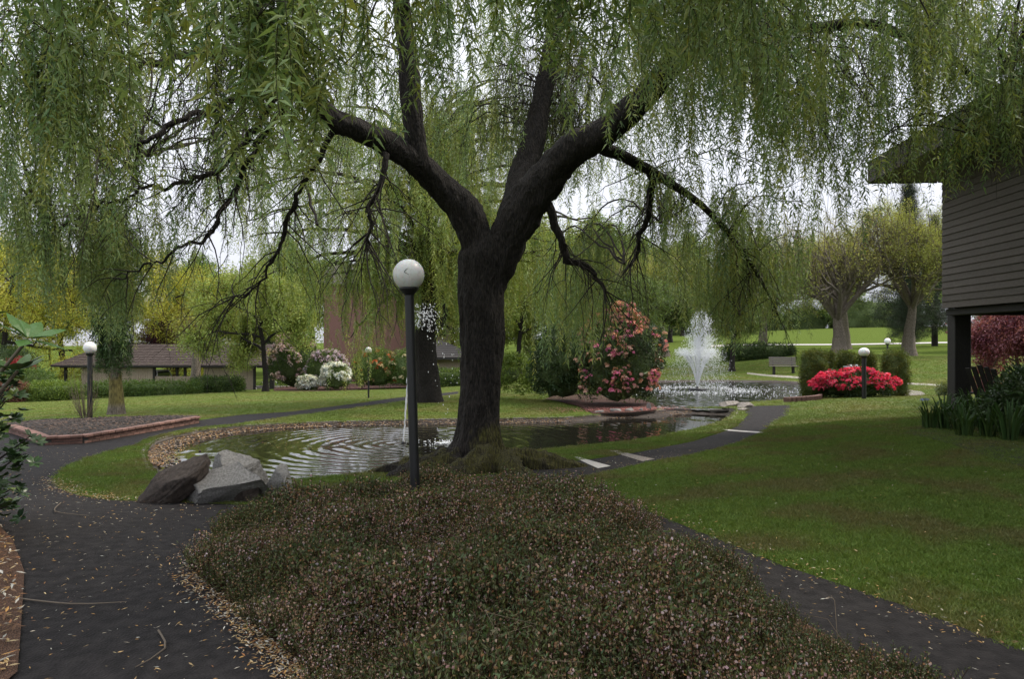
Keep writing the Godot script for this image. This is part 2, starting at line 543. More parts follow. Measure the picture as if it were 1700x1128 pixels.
func make_ground(path: PackedVector2Array, gap: PackedVector2Array) -> void:
	var xs := spaced([-420.0, 20.0, -80.0, 3.0, -32.0, 0.5, -14.0, 0.25, 13.0, 0.5, 32.0, 3.0, 80.0, 20.0, 420.0])
	var zs := spaced([-620.0, 20.0, -100.0, 3.0, -46.0, 0.5, -25.0, 0.25, 1.0, 1.5, 40.0])
	var mb := MB.new()
	var ra := box_of(pond_a).grow(0.6)
	var rb := box_of(pond_b).grow(0.6)
	for z in zs:
		for x in xs:
			var y := ground(x, z)
			var p := Vector2(x, z)
			if z > -24.0 and absf(x) < 13.0 and Geometry2D.is_point_in_polygon(p, path) and edge_distance(p, path) > 0.35: y -= 0.03
			if Geometry2D.is_point_in_polygon(p, gap): y = -0.75
			for k in 2:
				if (ra if k == 0 else rb).has_point(p):
					var outline := pond_a if k == 0 else pond_b
					var d := edge_distance(p, outline)
					if Geometry2D.is_point_in_polygon(p, outline): y = -1.3
					elif d < 0.38: y -= 0.10
			mb.v.append(Vector3(x, y, z)); mb.n.append(Vector3.UP); mb.c.append(Color.WHITE)
	var w := xs.size()
	for b in zs.size() - 1:
		for a in w - 1:
			var k := b * w + a
			mb.i.append(k); mb.i.append(k + 1); mb.i.append(k + w + 1)
			mb.i.append(k); mb.i.append(k + w + 1); mb.i.append(k + w)
	mb.smooth(0)
	struct("lawn_ground", mb.mesh(), M.lawn, "mown green lawn sloping gently around the ponds")

# ring strips that follow a pond's edge: lawn verge, kerb and shelving shore
func make_pond(outline: PackedVector2Array, level: float, called: String, shore_width: float, kerb_mat: Material, path: PackedVector2Array, gap: PackedVector2Array) -> void:
	var m := outline.size()
	var turned := Geometry2D.is_polygon_clockwise(outline)
	var out := PackedVector2Array()
	for k in m:
		var d := (outline[(k + 1) % m] - outline[(k - 1 + m) % m]).normalized()
		var nn := Vector2(d.y, -d.x)
		if Geometry2D.is_point_in_polygon(outline[k] + nn * 0.02, outline): nn = -nn
		out.append(nn)
	var rings := [
		["lawn_verge", M.lawn, [[0.065, 0.012], [0.3, 0.014], [0.7, 0.012], [0.75, -0.03]]],
		["pond_kerb", kerb_mat, [[0.0, -0.25], [0.0, 0.0], [0.012, 0.01], [0.06, 0.01], [0.072, 0.002], [0.09, -0.05]]],
		["pond_shore", M.shore, [[0.01, -0.03], [-shore_width * 0.4, -0.09], [-shore_width, -0.28], [-shore_width * 1.6, -0.7]]]]
	for ring in rings:
		var mb := MB.new()
		var prof: Array = ring[2]
		for k in m:
			for q in prof:
				var p = outline[k] + out[k] * q[0]
				var y := ground(p.x, p.y) if q[0] > 0.1 else ground(outline[k].x + out[k].x * 0.1, outline[k].y + out[k].y * 0.1)
				if ring[0] == "pond_shore":
					y = lerpf(y, level + 0.11, 0.8)
				if ring[0] == "lawn_verge" and Geometry2D.is_point_in_polygon(p, path): y -= 0.06
				mb.v.append(Vector3(p.x, y + q[1] + (noise.get_noise_2d(p.x * 60, p.y * 60) * 0.025 if ring[0] == "pond_shore" else 0.0), p.y))
				mb.n.append(Vector3.UP); mb.c.append(Color.WHITE)
		var w := prof.size()
		for k in m:
			if Geometry2D.is_point_in_polygon(outline[k], gap) and Geometry2D.is_point_in_polygon(outline[(k + 1) % m], gap): continue
			for j in w - 1:
				var a := k * w + j
				var b := ((k + 1) % m) * w + j
				if turned != (ring[0] == "pond_shore"): mb.i.append_array(PackedInt32Array([a, b, b + 1, a, b + 1, a + 1]))
				else: mb.i.append_array(PackedInt32Array([a, b + 1, b, a, a + 1, b + 1]))
		mb.smooth(0)
		struct(ring[0], mb.mesh(), ring[1], "%s of the %s" % [{"lawn_verge": "grass verge along the edge", "pond_kerb": "narrow concrete kerb round the edge", "pond_shore": "shelving stony shore inside the kerb"}[ring[0]], called])

func water_sheet(called: String, label: String, outline: PackedVector2Array, level: float, step: float, m: Material, wave: Callable) -> void:
	var mb := MB.new()
	var r := box_of(outline)
	var nx := int(r.size.x / step) + 2
	var nz := int(r.size.y / step) + 2
	for b in nz:
		for a in nx:
			var p := r.position + Vector2(a, b) * step
			var e: float = wave.call(p)
			mb.v.append(Vector3(p.x, level + e, p.y))
			var ex: float = wave.call(p + Vector2(0.02, 0)) - e
			var ez: float = wave.call(p + Vector2(0, 0.02)) - e
			mb.n.append(Vector3(-ex / 0.02, 1, -ez / 0.02).normalized())
			mb.c.append(Color.WHITE)
	for b in nz - 1:
		for a in nx - 1:
			var p := r.position + (Vector2(a, b) + Vector2(0.5, 0.5)) * step
			if not Geometry2D.is_point_in_polygon(p, outline): continue
			var k := b * nx + a
			mb.i.append(k); mb.i.append(k + 1); mb.i.append(k + nx + 1)
			mb.i.append(k); mb.i.append(k + nx + 1); mb.i.append(k + nx)
	struct(called, mb.mesh(), m, label)

# ---------------------------------------------------------------- foliage pieces
func rand_dir() -> Vector3:
	var z := rng.randf_range(-1, 1)
	var t := rng.randf() * TAU
	var r := sqrt(1 - z * z)
	return Vector3(r * cos(t), z, r * sin(t))

func across(d: Vector3) -> Vector3:
	var s := d.cross(rand_dir())
	return s.normalized() if s.length() > 0.05 else d.cross(Vector3.RIGHT).normalized()

func shade_of(c: Color, spread: float) -> Color:
	var f := 1.0 + rng.randf_range(-spread, spread)
	var w := rng.randf_range(-spread, spread) * 0.35
	return Color(c.r * f * (1.0 + w), c.g * f, c.b * f * (1.0 - w))

# a hanging willow twig, its top at the origin
func willow_strand(length: float, leaves: int, leaf_len: float) -> ArrayMesh:
	var mb := MB.new()
	var pts := PackedVector3Array()
	var rad := PackedFloat32Array()
	var bx := rng.randf_range(-1, 1) * 0.05
	var bz := rng.randf_range(-1, 1) * 0.05
	for k in 9:
		var t := k / 8.0
		pts.append(Vector3(bx * sin(t * 4.0) + 0.06 * t * t, -length * t, bz * sin(t * 3.3 + 1.0)))
		rad.append(lerpf(0.0028, 0.0011, t))
	mb.col = Color(0.16, 0.12, 0.05)
	mb.tube(pts, rad, 3)
	for k in leaves:
		var t := (k + rng.randf()) / leaves
		var f := t * 8.0
		var a := mini(int(f), 7)
		var p := pts[a].lerp(pts[a + 1], f - a)
		var ang := k * 2.4 + rng.randf_range(-0.5, 0.5)
		var d := Vector3(cos(ang), rng.randf_range(-1.3, 0.1), sin(ang)).normalized()
		mb.col = shade_of(Color(1, 1, 1), 0.28)
		var l := leaf_len * rng.randf_range(0.6, 1.15) * (1.0 - 0.15 * t)
		mb.leaf(p, d, across(d), l, l * rng.randf_range(0.17, 0.25), rng.randf_range(0.1, 0.6))
	return mb.mesh()

func bare_strand(length: float) -> ArrayMesh:
	var mb := MB.new()
	mb.col = Color(0.9, 0.8, 0.65)
	for q in 4:
		var pts := PackedVector3Array()
		var rad := PackedFloat32Array()
		var o := Vector3(rng.randf_range(-0.1, 0.1), 0, rng.randf_range(-0.1, 0.1))
		var b := rng.randf_range(0.02, 0.1)
		for k in 6:
			var t := k / 5.0
			pts.append(o * (0.3 + t) + Vector3(b * sin(t * 5.0 + q), -length * rng.randf_range(0.8, 1.0) * t, b * cos(t * 4.0 + q)))
			rad.append(lerpf(0.0035, 0.0012, t))
		mb.tube(pts, rad, 3)
	return mb.mesh()

# a small spray of leaves round the origin
func leaf_spray(leaves: int, radius: float, leaf_len: float, wide: float, droop := 0.1, twigs := true) -> ArrayMesh:
	var mb := MB.new()
	for k in leaves:
		var p := rand_dir() * radius * pow(rng.randf(), 0.45)
		var d := (p.normalized() + rand_dir() * 0.7 - Vector3.UP * droop).normalized()
		mb.col = shade_of(Color(1, 1, 1), 0.3)
		var l := leaf_len * rng.randf_range(0.6, 1.2)
		mb.leaf(p, d, across(d), l, l * wide * rng.randf_range(0.8, 1.2), droop)
		if twigs and k % 5 == 0:
			mb.col = Color(0.5, 0.35, 0.25)
			mb.tube(PackedVector3Array([Vector3.ZERO, p]), PackedFloat32Array([0.006, 0.003]), 3)
	return mb.mesh()

# a truss of open flowers
func truss(flowers: int, radius: float, petal: float) -> ArrayMesh:
	var mb := MB.new()
	for k in flowers:
		var d := rand_dir()
		if d.y < -0.3: d.y = -d.y
		var p := d * radius
		var s := across(d)
		var t := d.cross(s)
		mb.col = shade_of(Color(1, 1, 1), 0.16)
		for q in 5:
			var a := TAU * q / 5.0 + rng.randf() * 0.3
			var e := (s * cos(a) + t * sin(a)) * 0.9 + d * 0.5
			mb.leaf(p, e.normalized(), e.cross(d).normalized(), petal, petal * 0.75, 0.05)
	return mb.mesh()

# grass tuft, blades from the origin
func grass_tuft(blades: int, spread: float, height: float) -> ArrayMesh:
	var mb := MB.new()
	for k in blades:
		var p := Vector3(rng.randf_range(-1, 1) * spread, -0.004, rng.randf_range(-1, 1) * spread)
		var d := Vector3(rng.randf_range(-0.7, 0.7), 1, rng.randf_range(-0.7, 0.7)).normalized()
		var s := across(d) * 0.0032
		var h := height * rng.randf_range(0.55, 1.1)
		mb.col = shade_of(Color(1, 1, 1), 0.3)
		var lean := Vector3(rng.randf_range(-1, 1), 0, rng.randf_range(-1, 1)) * h * 0.35
		mb.quad(p - s, p + s, p + d * h * 0.6 + s * 0.7, p + d * h * 0.6 - s * 0.7)
		mb.tri(p + d * h * 0.6 - s * 0.7, p + d * h * 0.6 + s * 0.7, p + d * h + lean)
	return mb.mesh()

# heath sprig: stems with needle leaves and, if in flower, bells on the upper part
func heath_sprig(stems: int, height: float, bloom: float) -> ArrayMesh:
	var mb := MB.new()
	for q in stems:
		var a := rng.randf() * TAU
		var out := rng.randf_range(0.15, 0.75)
		var h := height * rng.randf_range(0.6, 1.1)
		var e := Vector3(cos(a) * out * h, h, sin(a) * out * h)
		var mid := Vector3(e.x * 0.7, h * 0.45, e.z * 0.7)
		mb.col = Color(0.06, 0.035, 0.02)
		mb.tube(PackedVector3Array([Vector3.ZERO, mid, e]), PackedFloat32Array([0.003, 0.002, 0.001]), 3)
		var m := 20
		for k in m:
			var t := (k + 1.0) / m
			var p := Vector3.ZERO.lerp(mid, t * 2.0) if t < 0.5 else mid.lerp(e, t * 2.0 - 1.0)
			var d := (rand_dir() + Vector3.UP * 0.6).normalized()
			if t > 0.55 and rng.randf() < bloom:
				mb.col = shade_of([Color(0.42, 0.26, 0.27), Color(0.40, 0.26, 0.18), Color(0.26, 0.15, 0.09), Color(0.50, 0.38, 0.38)][rng.randi() % 4], 0.2)
				mb.leaf(p, d, across(d), 0.013, 0.009, 0.0)
			else:
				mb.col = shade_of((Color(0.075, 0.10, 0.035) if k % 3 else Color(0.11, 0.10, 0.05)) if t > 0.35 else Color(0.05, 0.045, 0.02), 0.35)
				mb.leaf(p, d, across(d), 0.020, 0.0065, 0.0)
	return mb.mesh()

# ---------------------------------------------------------------- trees
# grows a branch and its children; leaf places are collected in tips
func grow(mb: MB, tips: Array, p: Vector3, d: Vector3, length: float, r: float, level: int, o: Dictionary) -> void:
	var nodes := 4 if level < o.levels else 3
	var pts := PackedVector3Array([p])
	var rad := PackedFloat32Array([r])
	var end: float = r * (0.62 if level < o.levels else 0.3)
	for k in nodes:
		d = (d + rand_dir() * o.wobble + Vector3.UP * o.lift * (1.0 if level > 0 else 0.3)).normalized()
		p += d * length / nodes
		pts.append(p)
		rad.append(lerpf(r, end, (k + 1.0) / nodes))
	mb.tube(pts, rad, 8 if level == 0 else (5 if level == 1 else 3))
	if level >= o.levels:
		for k in range(1, pts.size()): tips.append(pts[k] + rand_dir() * o.get("loose", 0.15))
		return
	var kids: int = o.kids[level]
	var turn := rng.randf() * TAU
	for k in kids:
		var t := lerpf(o.get("first", 0.45) if level == 0 else 0.3, 1.0, (k + 1.0) / kids)
		var f := t * nodes
		var a := mini(int(f), nodes - 1)
		var q := pts[a].lerp(pts[a + 1], f - a)
		var base := (pts[a + 1] - pts[a]).normalized()
		turn += 2.4 + rng.randf_range(-0.4, 0.4)
		var s := base.cross(Vector3(cos(turn), 0.3, sin(turn)).normalized()).normalized()
		var ang: float = o.angle * rng.randf_range(0.7, 1.3) * (1.25 - 0.5 * t)
		var e := (base * cos(ang) + s * sin(ang)).normalized()
		grow(mb, tips, q, e, (o.reach if level == 0 and o.has("reach") else length * o.ratio) * rng.randf_range(0.75, 1.15) * (1.15 - 0.35 * t), lerpf(r, end, t) * 0.68, level + 1, o)

func make_tree(called: String, label: String, at: Vector3, height: float, girth: float, o: Dictionary, group := "") -> Node3D:
	var root := thing(called, label, "tree", at, rng.randf() * TAU if not o.has("turn") else o.turn, group)
	var mb := MB.new()
	var tips := []
	mb.tube(PackedVector3Array([Vector3(0, -0.4, 0), Vector3(0, 0.0, 0), Vector3(0.01, height * 0.05, 0), Vector3(0.02, height * 0.11, 0.01)]), PackedFloat32Array([girth * 1.9, girth * 1.55, girth * 1.12, girth]), 14, noise, 0.12)
	grow(mb, tips, Vector3(0.02, height * 0.1, 0.01), (Vector3(rng.randf_range(-0.1, 0.1), 1, rng.randf_range(-0.1, 0.1))).normalized(), height * o.get("stem", 0.35), girth, 0, o)
	part("trunk", mb.mesh(), o.bark, root)
	var places := []
	var tints := []
	for t in tips:
		for k in o.leaves:
			if rng.randf() > o.get("fill", 1.0): continue
			var q: Vector3 = t + rand_dir() * o.get("spread", 0.35) * rng.randf()
			var bs := Basis.from_euler(Vector3(rng.randf_range(-0.5, 0.5), rng.randf() * TAU, rng.randf_range(-0.5, 0.5))) if not o.get("hang", false) else Basis.from_euler(Vector3(0, rng.randf() * TAU, 0))
			places.append(Transform3D(bs.scaled(Vector3.ONE * rng.randf_range(0.7, 1.25)), q))
			tints.append(shade_of(o.colours[rng.randi() % o.colours.size()], 0.2))
	if places: scatter("crown", o.spray, M.leaves, places, tints, root)
	return root

# a clipped or loose shrub: twiggy body, leaves over and inside it, blossoms if any
func make_shrub(called: String, label: String, category: String, at: Vector3, size: Vector3, o: Dictionary, group := "", turn := 0.0) -> Node3D:
	var root := thing(called, label, category, at, turn, group)
	var pw: float = o.get("square", 2.0)
	var lump: float = o.get("lump", 0.14)
	var seed_off := rng.randf() * 100.0
	var surface := func(d: Vector3, f: float) -> Vector3:
		var e := Vector3(pow(absf(d.x), pw), pow(absf(d.y), pw), pow(absf(d.z), pw))
		var r := 1.0 / pow(e.x + e.y + e.z, 1.0 / pw)
		r *= f * (1.0 + lump * noise.get_noise_3d(d.x * 90 + seed_off, d.y * 90, d.z * 90) * 1.6)
		var q := d * r
		return Vector3(q.x * size.x * 0.5, maxf(0.0, (q.y + 1.0) * 0.5 * size.y), q.z * size.z * 0.5)
	var mb := MB.new()
	var inner: float = o.get("inner", 0.8)
	mb.blob(14, 20, func(d): return surface.call(d, inner))
	part("stems", mb.mesh(), M.hedge_core, root)
	var places := []
	var tints := []
	for k in int(o.leaves):
		var d := rand_dir()
		if d.y < -0.75 and pw < 3.0: d.y = -d.y
		var q: Vector3 = surface.call(d, 1.0 - 0.28 * pow(rng.randf(), 2.0))
		places.append(Transform3D(Basis.from_euler(Vector3(rng.randf() * TAU, rng.randf() * TAU, 0)).scaled(Vector3.ONE * rng.randf_range(0.7, 1.2)), q))
		tints.append(shade_of(o.colours[rng.randi() % o.colours.size()], 0.25))
	scatter("foliage", o.spray, o.get("leaf_mat", M.leaves), places, tints, root)
	if o.has("bloom"):
		places = []
		tints = []
		var clumps := []
		for k in o.get("clumps", 40): clumps.append(rand_dir())
		for k in int(o.blooms):
			var d: Vector3 = (clumps[rng.randi() % clumps.size()] + rand_dir() * 0.22).normalized()
			if d.y < -0.6: d.y = -d.y
			if o.has("where") and not o.where.call(d): continue
			var q: Vector3 = surface.call(d, 1.0 + 0.05 * rng.randf())
			places.append(Transform3D(Basis.from_euler(Vector3(rng.randf_range(-0.6, 0.6), rng.randf() * TAU, 0)).scaled(Vector3.ONE * rng.randf_range(0.7, 1.25)), q))
			tints.append(shade_of(o.petals[rng.randi() % o.petals.size()], 0.18))
		scatter("blossoms", o.bloom, M.petals, places, tints, root)
	return root

# ---------------------------------------------------------------- the weeping willow
const WILLOW_LIMBS := [
	[[-0.39,2.34,-11.00,-0.61,3.33,-10.90,-0.97,3.74,-10.70,-1.33,4.05,-10.40,-1.70,4.24,-10.10,-2.04,4.34,-9.80,-2.34,4.47,-9.60,-2.60,4.83,-9.30,-2.88,5.23,-9.00,-3.10,5.62,-8.60,-3.26,5.98,-8.00], [0.2, 0.25, 0.2, 0.178, 0.155, 0.14, 0.12, 0.1, 0.08, 0.06, 0.035], 20],
	[[-1.27,4.00,-10.40,-1.35,4.56,-10.30,-1.40,5.30,-10.20,-1.47,6.00,-10.10,-1.60,7.07,-10.00,-1.65,8.06,-9.80], [0.15, 0.14, 0.13, 0.11, 0.08, 0.04], 14],
	[[-0.39,2.25,-11.00,0.10,3.42,-10.90,0.46,3.86,-10.80,0.81,4.25,-10.60,1.29,4.47,-10.40,1.67,4.77,-10.20,2.04,5.17,-10.00,2.33,5.59,-9.70,2.63,6.07,-9.40,2.95,6.60,-9.00,3.33,7.20,-8.50], [0.2, 0.31, 0.275, 0.225, 0.19, 0.172, 0.16, 0.14, 0.11, 0.08, 0.04], 22],
	[[-0.07,2.97,-11.10,0.15,3.98,-11.50,0.36,4.83,-11.80,0.53,5.67,-12.00,0.68,6.62,-12.20,0.79,7.79,-12.40,0.86,9.30,-12.60], [0.26, 0.21, 0.18, 0.15, 0.12, 0.09, 0.05], 16],
	[[2.02,5.14,-10.00,2.72,5.65,-10.30,3.56,5.98,-10.60,4.41,6.08,-10.80,5.10,6.13,-10.80,5.68,5.79,-10.60,6.24,5.34,-10.40,6.67,4.76,-10.30], [0.12, 0.11, 0.095, 0.085, 0.07, 0.055, 0.04, 0.02], 10],
	[[1.13,4.34,-10.50,1.66,4.23,-10.90,2.11,4.07,-11.20,2.53,3.92,-11.50,3.05,3.67,-11.90,3.59,3.26,-12.30,4.11,2.76,-12.70,4.58,2.06,-13.00], [0.10, 0.085, 0.08, 0.06, 0.05, 0.042, 0.03, 0.012], 10],
	[[0.48,3.62,-10.80,0.70,3.07,-10.90,0.86,2.71,-11.00,1.21,2.60,-11.20,1.46,2.29,-11.40], [0.07, 0.06, 0.055, 0.04, 0.02], 8],
	[[2.09,4.10,-11.20,2.06,3.67,-11.30,1.93,3.15,-11.50,1.83,2.67,-11.70], [0.06, 0.05, 0.035, 0.015], 8],
	[[-2.30,4.46,-9.60,-2.72,4.65,-9.20,-3.13,4.39,-8.70,-3.54,3.99,-8.20,-3.93,3.62,-7.80,-4.14,3.45,-7.40], [0.055, 0.048, 0.04, 0.03, 0.02, 0.01], 8],
	[[-2.57,4.77,-9.30,-3.08,4.33,-9.50,-3.49,3.79,-9.80,-3.84,3.27,-10.00,-4.24,2.92,-10.20,-4.96,2.71,-10.50,-5.76,2.46,-10.90], [0.05, 0.042, 0.034, 0.028, 0.022, 0.016, 0.008], 8],
	[[-2.21,4.39,-9.70,-2.55,3.97,-9.80,-2.86,3.47,-10.00,-3.10,2.95,-10.20,-3.41,2.45,-10.40,-3.98,2.12,-10.70], [0.045, 0.038, 0.03, 0.024, 0.016, 0.008], 8],
	[[-2.84,5.17,-9.00,-3.32,4.80,-8.30,-3.65,4.37,-7.60,-3.92,3.97,-7.00,-4.16,3.67,-6.50], [0.06, 0.05, 0.04, 0.028, 0.014], 8],
	[[-2.71,4.98,-9.10,-3.23,4.19,-9.40,-3.88,3.71,-9.70,-4.64,3.62,-10.00,-5.52,3.49,-10.30,-6.44,3.16,-10.60], [0.045, 0.04, 0.032, 0.025, 0.016, 0.008], 8],
	[[-1.76,4.22,-10.10,-1.68,3.95,-10.00,-1.80,3.61,-9.95,-1.88,3.33,-9.90,-1.90,2.74,-9.90], [0.05, 0.045, 0.036, 0.03, 0.012], 8],
	[[-3.10,5.62,-8.60,-2.50,5.48,-6.80,-2.07,5.16,-5.40,-1.83,4.85,-4.40,-2.08,4.75,-4.00], [0.06, 0.055, 0.045, 0.03, 0.015], 8],
	[[-1.47,6.00,-10.10,-1.25,6.04,-8.00,-1.01,5.56,-6.00,-0.84,5.15,-4.80,-0.84,4.94,-4.20], [0.08, 0.07, 0.055, 0.035, 0.015], 8],
	[[2.63,6.07,-9.40,1.79,5.94,-7.20,1.21,5.47,-5.60,0.86,5.15,-4.70,0.71,5.01,-4.20], [0.09, 0.07, 0.05, 0.035, 0.015], 8],
	[[0.68,6.62,-12.20,1.58,8.19,-13.20,2.84,9.37,-14.20,3.96,9.33,-15.00,4.87,8.39,-15.60], [0.08, 0.06, 0.05, 0.035, 0.02], 8],
	[[0.79,7.35,-12.30,0.00,8.99,-13.50,-1.28,9.82,-14.60,-2.59,9.29,-15.40], [0.07, 0.06, 0.045, 0.02], 8]]

# where the twigs hang: x0, x1, y0, y1 (of the tops), z0, z1, clusters, strands in each, shortest, longest, bare share
const WILLOW_ZONES := [
	[-1.92, -1.40, 3.46, 4.10, -5.40, -4.60, 7, 13, 0.5, 1.0, 0.00],
	[-1.28, -0.09, 3.99, 4.61, -6.00, -5.00, 9, 11, 0.5, 0.9, 0.00],
	[-0.08, 0.61, 3.96, 4.48, -5.50, -4.60, 5, 10, 0.4, 0.8, 0.00],
	[0.69, 2.21, 4.01, 4.75, -6.50, -5.00, 12, 12, 0.4, 0.8, 0.00],
	[2.32, 3.19, 3.83, 4.52, -8.00, -6.50, 7, 12, 0.6, 1.1, 0.00],
	[2.79, 2.90, 3.82, 3.98, -5.20, -5.00, 1, 3, 0.6, 0.7, 0.00],
	[-4.55, -3.25, 3.82, 4.92, -7.00, -5.50, 14, 14, 0.6, 1.3, 0.00],
	[-3.48, -2.60, 4.08, 4.52, -6.00, -5.00, 6, 12, 0.4, 0.8, 0.00],
	[-3.38, -2.50, 4.64, 5.16, -7.00, -6.00, 5, 10, 0.4, 0.8, 0.00],
	[-7.07, -3.95, 3.91, 5.43, -11.00, -8.00, 22, 14, 0.6, 1.3, 0.30],
	[-8.37, -5.43, 3.11, 4.49, -13.00, -10.00, 16, 14, 0.8, 1.5, 0.15],
	[-7.15, -6.08, 2.72, 3.40, -13.00, -11.50, 6, 18, 1.0, 1.5, 0.00],
	[-4.29, -2.57, 4.05, 6.00, -11.00, -8.50, 16, 12, 0.5, 1.2, 0.50],
	[-3.58, -0.48, 4.54, 6.48, -13.00, -11.20, 12, 12, 0.5, 1.1, 0.30],
	[-0.48, 1.44, 4.81, 6.73, -13.00, -11.00, 14, 14, 0.6, 1.4, 0.80],
	[0.98, 2.94, 5.17, 6.74, -13.00, -11.50, 10, 10, 0.5, 1.1, 0.50],
	[2.46, 5.02, 3.66, 5.51, -13.00, -9.00, 20, 13, 0.6, 1.3, 0.20],
	[2.86, 5.29, 3.05, 4.13, -15.00, -12.00, 16, 15, 0.9, 1.5, 0.10],
	[4.13, 5.54, 4.44, 5.84, -11.00, -8.50, 11, 12, 0.5, 1.1, 0.20],
	[5.11, 6.73, 4.81, 6.22, -10.50, -8.00, 14, 14, 0.6, 1.2, 0.30],
	[5.17, 6.15, 4.17, 4.75, -11.00, -9.50, 4, 8, 0.4, 0.7, 0.00],
	[0.48, 1.44, 2.85, 3.57, -16.00, -14.00, 6, 20, 1.5, 2.2, 0.00],
	[-4.29, -0.58, 4.08, 6.40, -16.00, -13.00, 14, 16, 0.8, 1.6, 0.10],
	[-0.23, 2.78, 4.20, 5.47, -16.00, -13.00, 14, 14, 0.6, 1.1, 0.15],
	[3.72, 6.20, 2.64, 3.88, -16.50, -14.50, 10, 16, 0.8, 1.4, 0.00],
	[-6.00, 7.00, 5.50, 9.00, -16.00, -5.00, 60, 14, 1.0, 1.8, 0.00],
	[-5.00, 7.00, 4.80, 6.60, -8.00, -1.00, 26, 18, 0.6, 1.4, 0.00],
	[1.00, 7.50, 4.80, 7.50, -13.00, -3.00, 64, 20, 0.8, 1.6, 0.00]]

